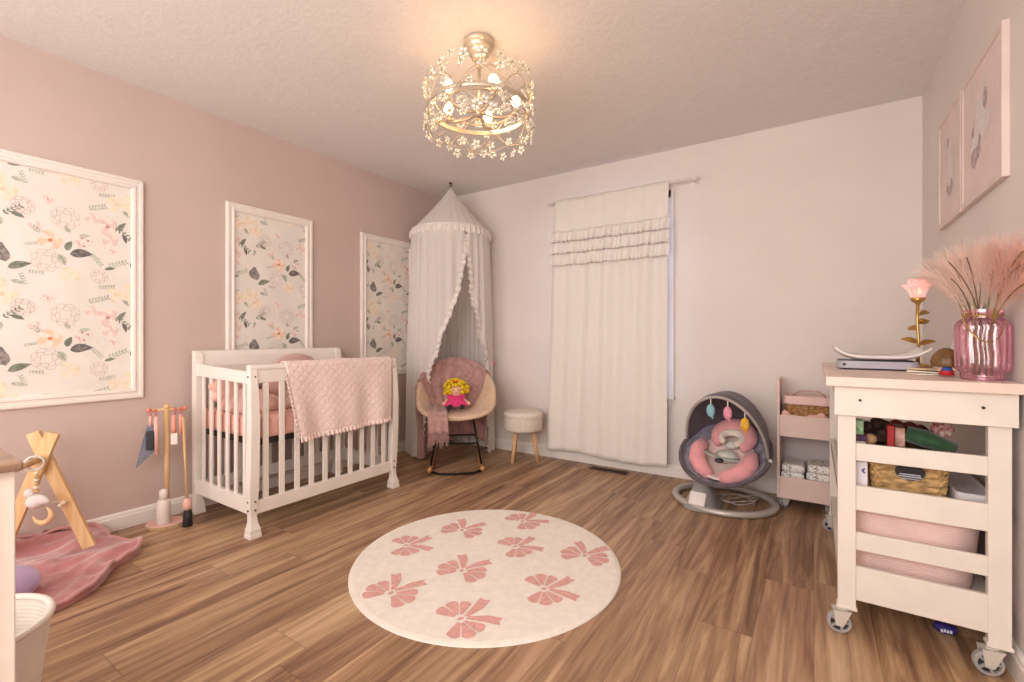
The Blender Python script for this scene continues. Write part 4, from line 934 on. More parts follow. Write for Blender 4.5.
mb = MB(); mb.box(.104, .156, 2.064, 2.20, .602, .669); tg(mb, 'white_carton', 'white carton with faint blue print at the left end of the cart shelf', 'carton', pm('carton_white', (226, 222, 222), c2=(140, 140, 180), vs=60), (.13, 2.12, .602), bevel=.003); ramp_fix(MATS['carton_white'], .36, .42)
mb = MB(); mb.box(.218, .238, 2.10, 2.20, .655, .728, M=Matrix.Translation((0, 0, 0))); tg(mb, 'red_booklet', 'upright red booklet beside the brown plush toy in the basket', 'book', pm('book_red', (176, 40, 44)), (.228, 2.15, .655), bevel=.002)
mb = MB(); mb.box(.2405, .268, 2.11, 2.20, .655, .722); tg(mb, 'pink_booklet', 'upright pale pink booklet between the red booklet and green pouch', 'book', pm('book_pink', (228, 180, 168), c2=(150, 110, 84), vs=40), (.254, 2.15, .655), bevel=.002)
mb = MB()
for i in range(16): a = i * 2 * PI / 8; r_ = .022 if i < 8 else .011; mb.ball((.374 + r_ * cos(a), 2.165, .722 + r_ * sin(a)), .011, (1, .6, 1), 8, 5)
tg(mb, 'red_flower', 'dark red fabric flower at the right end of the seagrass basket', 'fabric flower', pm('flower_red', (150, 34, 44), c2=(226, 200, 190), vs=70), (.374, 2.165, .69), smooth=True)
mb = MB(); mb.grid(lambda u, v: (.17 + .21 * u, 2.20 + .17 * v, .668 + .045 * sin(PI * u) ** .6 * sin(PI * v) ** .5 + .012 * sin(u * 17) * sin(v * 11)), 30, 20); tg(mb, 'dark_scarf', 'dark patterned scarf bundled behind the green pouch in the basket', 'scarf', pm('scarf_dark', (52, 30, 30), c2=(150, 60, 60), vs=24), (.27, 2.28, .66), smooth=True, solid=.006)
# purple wrapper on the floor under the cart
mb = MB(); mb.lathe([(1e-4, .001), (.020, .001), (.027, .012), (.024, .026), (1e-4, .030)], (.388, 2.20, 0), 24, sx=1.25, sy=.8); wr = tg(mb, 'wipes_packet', 'small purple and white packet lying on the floor under the ivory cart', 'packet', [pm('packet_purple', (74, 52, 150), c2=(40, 26, 100), vs=30)], (.388, 2.20, 0), smooth=True)
mb = MB()
for i, (dx, z) in enumerate(((-.016, .018), (-.006, .020), (.004, .019), (.014, .020))): mb.box(.388 + dx * .8 - .003, .388 + dx * .8 + .003, 2.1765, 2.1785, z - .010, z)
build(mb, 'white_print', pm('print_white', (230, 226, 240)), wr, smooth=False)

# ------------------------------------------------------------------ on the cart top
TZ = .9052
# contoured baby scale
bs_ = thing('baby_scale', 'white baby scale with a curved tray on the cart top', 'baby scale', (.235, 2.53, TZ))
mb = MB(); rbox(mb, .090, .350, 2.42, 2.66, TZ + .008, TZ + .036, .03, -.02, 6, rows=3); build(mb, 'scale_base', pm('scale_grey', (176, 172, 182), rough=.4, var=.02), bs_, smooth=False, solid=.004)
mb = MB()
def tray(u, v):
    x = .074 + .312 * u; e = abs(2 * u - 1); y = 2.395 + .29 * v; return (x + (.016 if u > .9 else 0) * 0, y, TZ + .042 + .040 * e ** 4 + .014 * abs(2 * v - 1) ** 4)
mb.grid(tray, 40, 16); build(mb, 'scale_tray', pm('scale_white', (240, 236, 236), rough=.3, var=.01), bs_, smooth=True, solid=.006)
mb = MB()
for x in (.105, .335):
    for y in (2.44, 2.64): mb.lathe([(1e-4, 0), (.012, 0), (.012, .009), (1e-4, .009)], (x, y, TZ), 12)
build(mb, 'foot', M_dk, bs_)
mb = MB(); mb.lathe([(1e-4, 0), (.006, 0), (.006, .003), (1e-4, .003)], seg=10, M=Matrix.Translation((.108, 2.419, TZ + .022)) @ Matrix.Rotation(PI / 2, 4, 'X')); build(mb, 'button', M_dk, bs_)
# papers
M_pap = pm('paper_cream', (238, 228, 212), rough=.8, var=.03)
for k, (x, y, a, lb) in enumerate(((.355, 2.245, .25, 'cream paper card at the bottom of the small pile beside the baby scale'), (.350, 2.265, -.2, 'cream paper card in the middle of the small pile beside the baby scale'), (.362, 2.27, .55, 'cream paper card on top of the small pile beside the baby scale'))):
    M_ = Matrix.Translation((x, y, TZ + .001 + k * .007)) @ Matrix.Rotation(a, 4, 'Z') @ Matrix.Rotation(.03 * k, 4, 'Y'); mb = MB(); mb.box(-.055, .055, -.04, .04, 0, .0045, M=M_)
    tag(build(mb, 'paper_card', M_pap if k < 2 else pm('paper_yellow', (232, 206, 160), rough=.8), origin=(x, y, TZ)), lb, 'paper card', 'paper cards beside the baby scale')
# small brown haired doll
sd = thing('small_doll', 'small doll with large brown bobbed hair and a blue and red outfit', 'doll', (.385, 2.165, TZ))
mb = MB(); mb.ball((.385, 2.165, TZ + .062), .024, (1, .95, 1)); mb.ball((.385, 2.165, TZ + .028), .014, (1, .8, 1.5)); mb.tube([(.385, 2.165, TZ + .03), (.385, 2.165, TZ + .05)], .008, 8)
for s_ in (-1, 1): mb.tube([(.385 + s_ * .010, 2.163, TZ + .036), (.385 + s_ * .024, 2.15, TZ + .022)], .005, 8); mb.tube([(.385 + s_ * .007, 2.163, TZ + .02), (.385 + s_ * .008, 2.158, TZ + .004)], .007, 8)
o = build(mb, 'body', M_skin, sd, smooth=True); rm = o.modifiers.new('r', 'REMESH'); rm.mode = 'VOXEL'; rm.voxel_size = .002; rm.use_smooth_shade = True
mb = MB()
def hair(u, v):
    a = 2 * PI * u; r = .040 * (sin(PI * (.02 + .62 * v)) ** .6) * (1 + .03 * sin(12 * a)); z = .098 - .062 * v; fr = sin(a)
    if fr > .75 and v > .5: z = .098 - .031
    return (.385 + r * cos(a), 2.168 + r * sin(a) * .95, TZ + z)
mb.grid(hair, 48, 14, closeu=True); build(mb, 'hair', pm('hair_brown', (112, 78, 40), rough=.45, var=.2, vs=40), sd, smooth=True, solid=.004)
mb = MB(); mb.lathe([(.010, .042), (.015, .034), (.017, .022), (1e-4, .020)], (.385, 2.165, TZ), 20); build(mb, 'shirt', pm('shirt_blue', (54, 92, 180)), sd, smooth=True)
mb = MB(); mb.lathe([(.016, .022), (.022, .006), (1e-4, .006)], (.385, 2.165, TZ), 20); build(mb, 'skirt', pm('skirt_red', (196, 40, 44)), sd, smooth=True)
# rose lamp
lx, ly = .400, 2.80
lamp = thing('rose_lamp', 'gold stemmed table lamp with a glowing pink glass rose shade', 'lamp', (lx, ly, TZ))
M_brass = pm('brass', (200, 164, 96), rough=.28, metal=.8, var=.08)
build(MB().lathe([(1e-4, 0), (.052, 0), (.052, .006), (.040, .012), (.012, .018), (1e-4, .018)], (lx, ly, TZ), 32), 'lamp_base', M_brass, lamp, smooth=True)
build(MB().tube([(lx, ly, TZ + .015), (lx + .003, ly, TZ + .12), (lx - .002, ly, TZ + .22), (lx, ly, TZ + .300)], [.008, .006, .006, .008], 12).lathe([(1e-4, 0), (.010, .0), (.024, .012), (.030, .026), (1e-4, .026)], (lx, ly, TZ + .292), 20), 'stem', M_brass, lamp, smooth=True)
def leafmesh(mb, base, dirv, L, w, curl):
    dirv = Vector(dirv).normalized(); side = dirv.cross(Vector((0, 0, 1))).normalized(); side = (side + side.cross(dirv) * 1.3).normalized(); upv = side.cross(dirv)
    def g(u, v):
        t = v; ww = w * sin(PI * min(1, t * .92 + .06)) * (2 * u - 1); return Vector(base) + dirv * L * t + side * ww + upv * (curl * t * t + .15 * abs(ww)) 
    mb.grid(g, 6, 10)
for (z, a, L) in ((.10, .4, .058), (.11, 3.6, .058), (.17, 2.6, .048), (.20, 5.9, .045), (.24, .9, .04)):
    mb = MB(); leafmesh(mb, (lx, ly, TZ + z), (cos(a), sin(a), .7), L, .018, -.03); build(mb, 'leaf', M_brass, lamp, smooth=True, solid=.002)
M_rose = glass_mat('rose_glass', (255, 200, 192), .16, .15, 1.4, emit=.35)
for ring, (n_, r0, r1, h) in enumerate(((5, .024, .058, .072), (4, .020, .036, .078))):
    for k in range(n_):
        a0 = 2 * PI * k / n_ + ring * .5; mb = MB()
        def pet(u, v):
            aa = a0 + (u - .5) * (2 * PI / n_) * 1.15; r = r0 + (r1 - r0) * v ** (1.2 if ring == 0 else .7); z = .315 + h * v ** .8 + .012 * v * sin(u * PI) + (.004 * sin(u * 9) * v)
            return (lx + r * cos(aa), ly + r * sin(aa), TZ + z - (.018 * v ** 4 if ring == 0 else 0))
        mb.grid(pet, 10, 10); build(mb, 'glass_petal', M_rose, lamp, smooth=True, solid=.002)
build(MB().ball((lx, ly, TZ + .350), .014, (1, 1, 1.3)), 'bulb', emit_mat('lamp_bulb', (255, 176, 140), 14.0), lamp, smooth=True)
# white picture leaning behind the vase
pf = thing('leaning_card', 'white card with a faint pink drawing leaning on the wall behind the pink vase', 'card', (.49, 2.42, TZ))
M_ = Matrix.Translation((.455, 2.47, TZ + .001)) @ Matrix.Rotation(.22, 4, 'Y'); mb = MB(); mb.box(0, .004, -.13, .13, 0, .265, M=M_); build(mb, 'card_sheet', pm('card_white', (238, 230, 226), rough=.7, var=.01), pf)
mb = MB()
for (y, z) in ((-.05, .17), (-.02, .19), (.0, .16), (-.045, .13)): mb.lathe([(1e-4, 0), (.016, 0), (.016, .0012), (1e-4, .0012)], seg=14, M=M_ @ Matrix.Translation((-.0005, y, z)) @ Matrix.Rotation(-PI / 2, 4, 'Y'))
build(mb, 'pink_drawing', pm('card_pink', (236, 200, 200), rough=.7), pf)
# vase
vx, vy = .456, 2.085
va = thing('glass_vase', 'ribbed pink glass lantern vase holding pampas grass on the cart front corner', 'vase', (vx, vy, TZ))
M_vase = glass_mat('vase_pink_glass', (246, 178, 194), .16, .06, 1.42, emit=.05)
def tint_edges(m, c_mid, c_edge):
    nt = m.node_tree; tp = [n for n in nt.nodes if n.type == 'BSDF_TRANSPARENT'][0]
    lw = nt.nodes.new('ShaderNodeLayerWeight'); lw.inputs[0].default_value = .45; cr = nt.nodes.new('ShaderNodeValToRGB')
    cr.color_ramp.elements[0].color = rgb(*c_mid); cr.color_ramp.elements[0].position = .05; cr.color_ramp.elements[1].color = rgb(*c_edge); cr.color_ramp.elements[1].position = .75
    nt.links.new(lw.outputs['Facing'], cr.inputs[0]); nt.links.new(cr.outputs[0], tp.inputs[0])
tint_edges(M_vase, (255, 214, 222), (216, 104, 140))
prof = [(.051, .0), (.052, .020), (.057, .027), (.063, .040), (.064, .10), (.064, .16), (.063, .176), (.056, .190), (.047, .198), (.046, .206), (.050, .216), (.050, .226)]
pro2 = []
for (r0, z0), (r1, z1) in zip(prof, prof[1:]):
    for k in range(4): pro2.append((r0 + (r1 - r0) * k / 4, z0 + (z1 - z0) * k / 4))
pro2.append(prof[-1])
mb = MB(); mb.lathe(pro2, (vx, vy, TZ + .001), 120, rib=lambda i, q: .085 * (abs(sin(q * 9 + .35 * sin(i * .8))) - .5) * (1 if 8 < i < 32 else .2)); build(mb, 'vase_body', M_vase, va, smooth=True)
mb = MB(); mb.lathe([(1e-4, .001), (.050, .001), (.050, .006), (1e-4, .006)], (vx, vy, TZ + .0005), 48); build(mb, 'vase_bottom', M_vase, va)
mb = MB(); mb.tube([(vx + .050 * cos(a), vy + .050 * sin(a), TZ + .206) for a in [i * PI / 20 for i in range(40)]], .0022, 6, closed=True)
hd = [(vx - .064 * cos(t) * .835, vy - .064 * cos(t) * .548 - .070 * sin(t), TZ + .212 - .090 * sin(t)) for t in [i * PI / 24 for i in range(25)]]
mb.tube(hd, .0024, 6)
for s_ in (-1, 1): mb.tube([(vx + s_ * (.048 + .002 * k) * .835, vy + s_ * (.048 + .002 * k) * .548, TZ + .206 + .016 * sin(k * .6)) for k in range(9)], .0024, 6)
build(mb, 'wire_handle', M_brass, va, smooth=True)
# pampas stems
M_pl = sheer_mat('pampas_blush', (248, 214, 202), .5, 40); M_pl2 = sheer_mat('pampas_cream_pink', (254, 234, 224), .5, 40); M_st = pm('stem_straw', (176, 146, 84), rough=.8, c2=(120, 104, 52), vs=30)
def bez(p0, p1, p2, n): return [Vector(p0) * (1 - t) ** 2 + Vector(p1) * 2 * t * (1 - t) + Vector(p2) * t * t for t in [i / n for i in range(n + 1)]]
rnd = random.Random(11); NP = 0
def plume(tip, m, dens, label, r0=.012):
    a = rnd.random() * 6.28; p0 = Vector((vx + 0.02 * cos(a), vy + 0.02 * sin(a), TZ + .012)); p2 = Vector(tip)
    p1 = Vector((vx + (p2.x - vx) * .22, vy + (p2.y - vy) * .22, TZ + .24 + (p2.z - TZ - .24) * .55))
    # straight inside the neck
    th = thing('pampas_stem', label, 'pampas grass', tuple(p0), group='pampas grass in the pink vase')
    path = bez(p0, p1, p2, 26)
    build(MB().tube([tuple(q) for q in path], .0022, 5), 'stem', M_st, th, smooth=True)
    mb = MB()
    for i in range(dens):
        t = .48 + .52 * rnd.random() ** .8; k = t * 26; j = min(25, int(k)); q = path[j].lerp(path[j + 1], k - j); d = (path[j + 1] - path[j]).normalized()
        a = rnd.random() * 6.28; s_ = d.cross(Vector((0, 0, 1))); s_ = s_.normalized() if s_.length > .01 else Vector((1, 0, 0)); b = s_.cross(d); o = s_ * cos(a) + b * sin(a)
        L = (.065 + .065 * rnd.random()) * (1.15 - .5 * abs(t - .7) / .3); w = .0005
        q1 = q + d * L * .55 + o * L * .34; q2 = q + d * L * .95 + o * L * .58 + Vector((0, 0, -.020 * rnd.random())); sd_ = d.cross(o) * w
        for pt in (q, q1, q2):
            pass
        def cl(p): return Vector((min(p.x, XR - .003), p.y, p.z))
        mb.add([cl(q - sd_), cl(q + sd_), cl(q1 + sd_), cl(q1 - sd_), cl(q2)], [(0, 1, 2, 3), (3, 2, 4)])
    o = build(mb, 'plume', m, th, smooth=False); o['label'] = 'feathery plume'
tips = [((.345, 2.20, 1.265), M_pl2, 'pampas plume leaning farthest left over the gold rose lamp'), ((.375, 2.09, 1.280), M_pl2, 'pampas plume rising left of centre in the pink vase'), ((.385, 2.30, 1.25), M_pl2, 'pampas plume leaning back toward the far end of the cart'),
        ((.415, 2.11, 1.30), M_pl2, 'pampas plume standing nearly upright left in the pink vase'), ((.445, 2.05, 1.305), M_pl2, 'pampas plume standing tallest at the centre of the pink vase'), ((.475, 1.99, 1.30), M_pl, 'blush pampas plume rising right of centre in the vase'),
        ((.490, 1.85, 1.285), M_pl, 'darker blush pampas plume leaning right past the vase rim'), ((.500, 1.83, 1.20), M_pl, 'lowest blush pampas plume drooping to the right of the vase'), ((.495, 1.90, 1.25), M_pl, 'bushy blush pampas plume against the right wall')]
for tip, m, lb in tips: plume(tip, m, 330, lb)
M_tw = pm('twig_brown', (104, 78, 60), rough=.8)
for k, (tip, lb) in enumerate((((.375, 2.05, 1.235), 'thin brown twig bending left among the pampas plumes'), ((.41, 2.04, 1.30), 'thin brown twig standing centrally among the pampas plumes'), ((.36, 2.0, 1.285), 'thin long brown twig reaching highest left among the plumes'), ((.485, 1.98, 1.27), 'thin brown twig curving right among the pampas plumes'))):
    p0 = (vx - .02 + .015 * k, vy, TZ + .012); mb = MB(); mb.tube([tuple(q) for q in bez(p0, (vx - .01 + .01 * k, vy - .01, TZ + .26), tip, 16)], [.0016] * 17, 5); tag(build(mb, 'twig', M_tw, smooth=True, origin=p0), lb, 'twig')

# ------------------------------------------------------------------ canvases on the right wall
def canvas(y0, y1, z0, z1, label, seed, kind):
    t = thing('wall_art', label, 'wall art', (XR, (y0 + y1) / 2, z0)); d = .016; X0 = XR - d
    M_cf = pm('art_frame_blush_wood', (222, 204, 196), rough=.5, var=.03); M_cp = pm('art_pink_ground', (228, 210, 206), rough=.7, var=.04, vs=5)
    mb = MB(); w = .022
    mb.box(X0 - .004, XR, y0, y0 + w, z0, z1); mb.box(X0 - .004, XR, y1 - w, y1, z0, z1); mb.box(X0 - .004, XR, y0 + w, y1 - w, z0, z0 + w); mb.box(X0 - .004, XR, y0 + w, y1 - w, z1 - w, z1)
    build(mb, 'frame', M_cf, t, bevel=.002)
    mb = MB(); mb.box(X0, XR - .002, y0 + w, y1 - w, z0 + w, z1 - w); X1 = X0 - .0006; k = [0]
    W = lambda u: y1 - w - (y1 - y0 - 2 * w) * u; Z = lambda v: z0 + w + (z1 - z0 - 2 * w) * v
    def pl(pts, mi): k[0] += 1; mb.poly([(X1 - .00004 * k[0], W(u), Z(v)) for u, v in pts], mi)
    el = lambda cu, cv, ru, rv, a=0, n_=18: [(cu + ru * cos(q) * cos(a) - rv * sin(q) * sin(a), cv + ru * cos(q) * sin(a) + rv * sin(q) * cos(a)) for q in [i * 2 * PI / n_ for i in range(n_)]]
    if kind == 0:
        pl(el(.50, .52, .13, .20, .2), 1); pl(el(.62, .50, .12, .10), 1); pl(el(.45, .70, .045, .13, -.1), 1); pl(el(.62, .76, .04, .12, .1), 1); pl(el(.63, .68, .05, .085), 2); pl(el(.30, .52, .035, .05), 2); pl(el(.34, .40, .09, .09, .3), 1); pl(el(.33, .30, .09, .08), 2); pl(el(.46, .36, .06, .10, -.5), 2); pl(el(.40, .44, .07, .07), 1)
    else:
        pl(el(.50, .68, .10, .08), 1); pl(el(.44, .74, .05, .05), 2); pl(el(.54, .57, .055, .16, -.05), 1); pl(el(.56, .42, .13, .16), 1); pl(el(.52, .29, .15, .09), 2); pl(el(.5, .36, .07, .06), 1)
    r_ = random.Random(seed)
    for i in range(26): u, v = r_.uniform(.08, .92), r_.uniform(.05, .95); pl(el(u, v, .009, .009, 0, 6), 3 if seed else 2)
    build(mb, 'canvas_print', [M_cp, pm('art_white_wash', (226, 218, 216), rough=.7, var=.05, vs=30), pm('art_grey_mauve', (192, 172, 172), rough=.7, var=.2, vs=40), pm('art_dot_mauve', (212, 188, 186), rough=.7)], t)
canvas(2.105, 2.595, 1.560, 2.065, 'nearer pink framed art print of pale animal on the right wall', 1, 0)
canvas(2.610, 3.010, 1.560, 2.065, 'farther pink framed art print near the corner of the right wall', 2, 1)

# ------------------------------------------------------------------ left foreground: dresser, basket, play mat, gym, toy cleaning set
dr = thing('dresser', 'white cabinet with a brown wood top in the left foreground', 'dresser', (-1.25, -.22, 0))
M_dw = wood_mat('dresser_top_walnut', (160, 128, 104), (122, 92, 72), 'Y', .35)
build(MB().box(-1.49, -1.018, -.66, .180, .839, .853), 'dresser_top', M_dw, dr, bevel=.003)
build(MB().box(-1.475, -1.032, -.645, .1735, .06, .839), 'carcass', pm('dresser_white', (226, 214, 202), rough=.4, var=.02), dr, bevel=.002)
for k in range(3):
    dwr = build(MB().box(-1.033, -1.016 - .008, -.625, .146, .09 + k * .245, .09 + k * .245 + .232), 'drawer', pm('dresser_front', (230, 218, 206), rough=.4, var=.02), dr, bevel=.003)
    build(MB().ball((-1.010, -.24, .205 + k * .245), .014), 'knob', M_gold, dwr, smooth=True)
for x in (-1.46, -1.07):
    for y in (-.62, .12): build(MB().box(x, x + .03, y, y + .03, 0, .06), 'foot', pm('dresser_white', (226, 214, 202)), dr)
# rope basket beside the dresser
hb = thing('laundry_basket', 'white woven rope basket on the floor beside the cabinet', 'basket', (-1.80, .185, 0))
M_rw = pm('rope_white', (234, 224, 214), rough=.85, var=.05, wave=('Z', 30.0, .0), bump=.25, bumpd=.003)
bcx, bcy = -1.800, .200
prof = [(1e-4, .003), (.125, .003), (.135, .012)] + [(.135 + .033 * i / 40, .012 + .282 * i / 40) for i in range(41)]
mb = MB(); mb.lathe(prof, (bcx, bcy, 0), 120, rib=lambda i, q: .008 * sin(q * 60 + (i % 2) * PI) if i > 3 else 0); build(mb, 'woven_body', M_rw, hb, smooth=True, solid=.006)
mb = MB(); mb.tube([(bcx + .169 * cos(a), bcy + .169 * sin(a), .297) for a in [i * PI / 40 for i in range(80)]], .009, 10, closed=True); build(mb, 'rim', pm('rope_rim', (238, 228, 218), rough=.8), hb, smooth=True)
# play mat: padded petal-edged velvet mat
pmx, pmy = -2.85, .35
mat_ = thing('play_mat', 'dusty pink velvet play mat with scalloped edge rumpled on the floor', 'play mat', (pmx, pmy, 0))
M_vel = pm('velvet_dusty_pink', (204, 140, 140), rough=.75, var=.12, vs=9, bump=.4, bs=16, bumpd=.015, sheen=.7, c2=(178, 106, 108)); M_vel2 = pm('velvet_piping', (206, 146, 144), rough=.8, sheen=.6)
def mr(a): return .425 + .030 * abs(cos(a * 4 + .4)) + .085 * math.exp(-((a - 1.40) / .30) ** 2) + .10 * math.exp(-((a - 2.1) / .4) ** 2) + .045 * math.exp(-((a - .25) / .45) ** 2)
def mp_(u, v):
    a = 2 * PI * u - PI; r = mr(a) * v; x = pmx + r * cos(a); y = pmy + r * sin(a)
    z = .022 + .030 * (1 - v ** 8) * (.7 + .9 * mnoise.noise(Vector((x * 4, y * 4, 0)))) + .030 * max(0, mnoise.noise(Vector((x * 13, y * 5, 4)))) + .018 * (1 - abs(mnoise.noise(Vector((x * 7 + y * 5, y * 3, 9)))) * 6 if abs(mnoise.noise(Vector((x * 7 + y * 5, y * 3, 9)))) < .166 else 0)
    if x < -3.02: z += .30 * (-3.02 - x)
    x = max(x, XL + .022); return (x, y, max(z, .004))
mb = MB(); mb.grid(lambda u, v: mp_(u, .01 + .99 * v), 160, 40, closeu=True); mb.grid(lambda u, v: (mp_(u, 1)[0], mp_(u, 1)[1], mp_(u, 1)[2] * (1 - v) + .002 * v), 160, 1, closeu=True)
build(mb, 'quilted_pad', M_vel, mat_, smooth=True)
mb = MB(); mb.tube([(mp_(i / 160, 1)[0], mp_(i / 160, 1)[1], mp_(i / 160, 1)[2]) for i in range(160)], .009, 8, closed=True); build(mb, 'piped_edge', M_vel2, mat_, smooth=True)
mb = MB(); mb.ball((-2.56, .405, .100), .085, (1.3, 1.1, .75), 24, 14); tag(build(mb, 'lilac_cushion', pm('satin_lilac', (196, 168, 214), rough=.5, var=.08, sheen=.4), smooth=True, origin=(-2.56, .405, .04)), 'small lilac cushion lying on the pink play mat', 'cushion')
# wooden baby gym
M_pine = wood_mat('gym_pine', (234, 198, 150), (214, 170, 118), 'Z', .5)
gy = thing('baby_gym', 'wooden A frame baby gym standing on the pink play mat', 'baby gym', (-2.80, .45, 0))
FA, FB = Vector((-2.851, .72, .055)), Vector((-3.045, .46, .055)); mid = (FA + FB) / 2; apex = Vector((mid.x, mid.y, .490)); bd = Vector((.80, -.60, 0)).normalized()
for k in range(2):
    of = bd * (.56 * k)
    for (f0, o2) in ((FA, .0), (FB, .028)):
        p0 = f0 + of; ap = apex + of + bd * o2; d = (ap - p0); top = p0 + d * 1.27
        build(MB().bar(p0 - Vector((0, 0, .0)), top, 0.05, .024, up=tuple(bd)), 'leg', M_pine, gy, bevel=.003)
build(MB().tube([tuple(apex - bd * .03), tuple(apex + bd * .62)], .013, 14), 'crossbar', M_pine, gy, smooth=True)
lo0, lo1 = FA.lerp(apex, .52), FA.lerp(apex, .52) + bd * .56
bird_ = apex + bd * .070 + Vector((.01, 0, -.165)); build(MB().tube([tuple(lo0 - bd * .02), tuple(lo0.lerp(bird_, .5) + Vector((0, 0, -.012))), tuple(bird_)], .0030, 6), 'string', M_pap, gy)
mb = MB(); mb.ball(tuple(lo0 - bd * .02), .012, seg=10, rings=8); mb.ball(tuple(lo0 + bd * .03), .012, seg=10, rings=8); mb.ball(tuple(lo0 + bd * .055 + Vector((0, 0, -.002))), .009, seg=10, rings=8); build(mb, 'string_bead', pm('bead_cream', (232, 214, 186)), gy, smooth=True)
# hanging toy: rings, beads, white bird, wooden crescent
hp = apex + bd * .070
ht = thing('gym_toy', 'hanging gym toy of white rings, wood beads, plush bird and wooden crescent', 'toy', tuple(hp))
M_wr = pm('ring_white', (232, 224, 216), rough=.5); tan_ = Vector((bd.y, -bd.x, 0))
mb = MB()
for dx, r_ in ((0, .028), (.014, .031)):
    c_ = hp + bd * dx + Vector((0, 0, -.006)); pd = (tan_ + bd * .5).normalized(); mb.tube([tuple(c_ + pd * r_ * cos(a) + Vector((0, 0, r_ * sin(a)))) for a in [i * PI / 14 for i in range(28)]], .004, 8, closed=True)
build(mb, 'ring', M_wr, ht, smooth=True)
mb = MB()
for k in range(6): mb.ball((hp.x + .01, hp.y, hp.z - .050 - .016 * k), .010, (1.0, 1.0, .8), 10, 8, mi=k % 2)
build(mb, 'bead', [pm('bead_cream', (232, 214, 186)), pm('bead_wood', (214, 168, 112))], ht, smooth=True)
mb = MB(); bc_ = Vector((hp.x + .01, hp.y, hp.z - .175)); mb.ball(tuple(bc_), .036, (1.0, 1.0, .85), 18, 12); mb.tube([tuple(bc_), tuple(bc_ + Rv * .03 + Vector((0, 0, .004))), tuple(bc_ + Rv * .055 + Vector((0, 0, -.004)))], [.034, .020, .006], 12); mb.ball(tuple(bc_ - Rv * .03 + Vector((0, 0, .035))), .020); build(mb, 'plush_bird', pm('plush_white', (232, 222, 218), rough=.95, var=.04), ht, smooth=True)
mb = MB(); cc_ = bc_ + Vector((0, 0, -.060)) + Rv * .025; mb.tube([tuple(cc_ + Rv * .040 * cos(a) + Vector((0, 0, .036 * sin(a)))) for a in [math.radians(-170 + i * 230 / 20) for i in range(21)]], [.004 + .008 * sin(PI * i / 20) for i in range(21)], 10); build(mb, 'crescent', M_pine, ht, smooth=True)

# toy cleaning set
tx, ty_ = -2.995, 1.078
ts = thing('toy_cleaning_stand', 'toy cleaning stand with oval pink base and wooden pole by the wall', 'toy stand', (tx, ty_, 0), 1.0)
M_pkp = pm('toy_pink_paint', (232, 186, 172), rough=.45, var=.03)
mb = MB(); mb.lathe([(1e-4, .0), (.098, .0), (.100, .004), (.100, .014), (.098, .018), (1e-4, .018)], seg=40, sy=.74, M=Matrix.Scale(.92, 4)); build(mb, 'base', [wood_mat('toy_base_edge', (210, 178, 140), (190, 156, 118))], ts, world=False)
mb = MB(); mb.lathe([(1e-4, .0182), (.094, .0182), (.092, .0225), (1e-4, .0225)], seg=40, sy=.78); build(mb, 'base_top', M_pkp, ts, world=False)
M_pole = wood_mat('toy_pole_beech', (226, 190, 140), (208, 168, 116))
build(MB().tube([(0, .01, .022), (0, .01, .66)], .012, 14), 'pole', M_pole, ts, world=False, smooth=True)
build(MB().tube([(-.080, .01, .640), (.080, .01, .640)], .0075, 10).ball((0, .01, .655), .016), 'crossbar', M_pole, ts, world=False, smooth=True)
mb = MB()
for x in (-.083, .083): build(MB().ball((x, .01, .64), .012), 'peg_cap', pm('peg_coral', (226, 140, 122), rough=.5), ts, world=False, smooth=True)
rot = Matrix.Translation((tx, ty_, 0)) @ Matrix.Rotation(1.0, 4, 'Z')
def hang(name, label, cat, lx_, ly_=-.002, lz=.64): 
    return thing(name, label, cat, M=rot @ Matrix.Translation((lx_, ly_, lz)))
o = thing('toy_bottle', 'white toy spray bottle standing on the oval pink base of the cleaning stand', 'toy bottle', M=rot @ Matrix.Translation((-.004, -.0345, .0228)))
mb = MB(); mb.lathe([(1e-4, 0), (.028, 0), (.031, .006), (.031, .120), (.026, .132), (1e-4, .134)], seg=24); build(mb, 'bottle_body', pm('toy_white', (232, 222, 214), rough=.45, var=.02), o, world=False, smooth=True)
build(MB().lathe([(.012, .1345), (.020, .136), (.021, .180), (.012, .190), (1e-4, .190)], seg=20), 'bottle_cap', pm('toy_white', (232, 222, 214)), o, world=False, smooth=True)
def loop(o, m): build(MB().tube([(0, -.012, .012), (.006, -.014, -.006), (.0, -.016, -.030), (-.006, -.014, -.006), (0, -.012, .012)], .0022, 6), 'hanging_loop', m, o, world=False, smooth=True)
M_cord = pm('loop_red', (200, 70, 84), rough=.8)
o = hang('toy_dustpan', 'grey felt toy dustpan hanging at the left of the cleaning stand', 'toy dustpan', -.066); loop(o, M_cord)
mb = MB(); mb.add([(-.012, -.018, -.075), (.022, -.018, -.075), (.026, -.018, -.215), (-.060, -.018, -.300), (-.028, -.018, -.150), (-.012, -.026, -.075), (.022, -.026, -.075), (.026, -.034, -.215), (-.060, -.040, -.300), (-.028, -.034, -.150)], [(0, 1, 2, 3, 4), (9, 8, 7, 6, 5), (0, 5, 6, 1), (1, 6, 7, 2), (2, 7, 8, 3), (3, 8, 9, 4), (4, 9, 5, 0)])
build(mb, 'pan', pm('felt_grey', (126, 128, 142), rough=.9, var=.12, vs=60), o, world=False)
build(MB().tube([(0, -.020, -.028), (0, -.022, -.085)], .008, 10), 'handle', M_pkp, o, world=False, smooth=True)
o = hang('toy_hand_brush', 'toy hand brush with pink handle and black bristles over the grey dustpan', 'toy brush', -.036, -.030); loop(o, M_cord)
build(MB().tube([(0, -.014, -.028), (.002, -.016, -.09), (.004, -.016, -.235)], [.008, .011, .010], 10), 'handle', M_pkp, o, world=False, smooth=True)
build(MB().box(-.042, -.006, -.028, -.006, -.205, -.105), 'bristles', M_dk, o, world=False, bevel=.004)
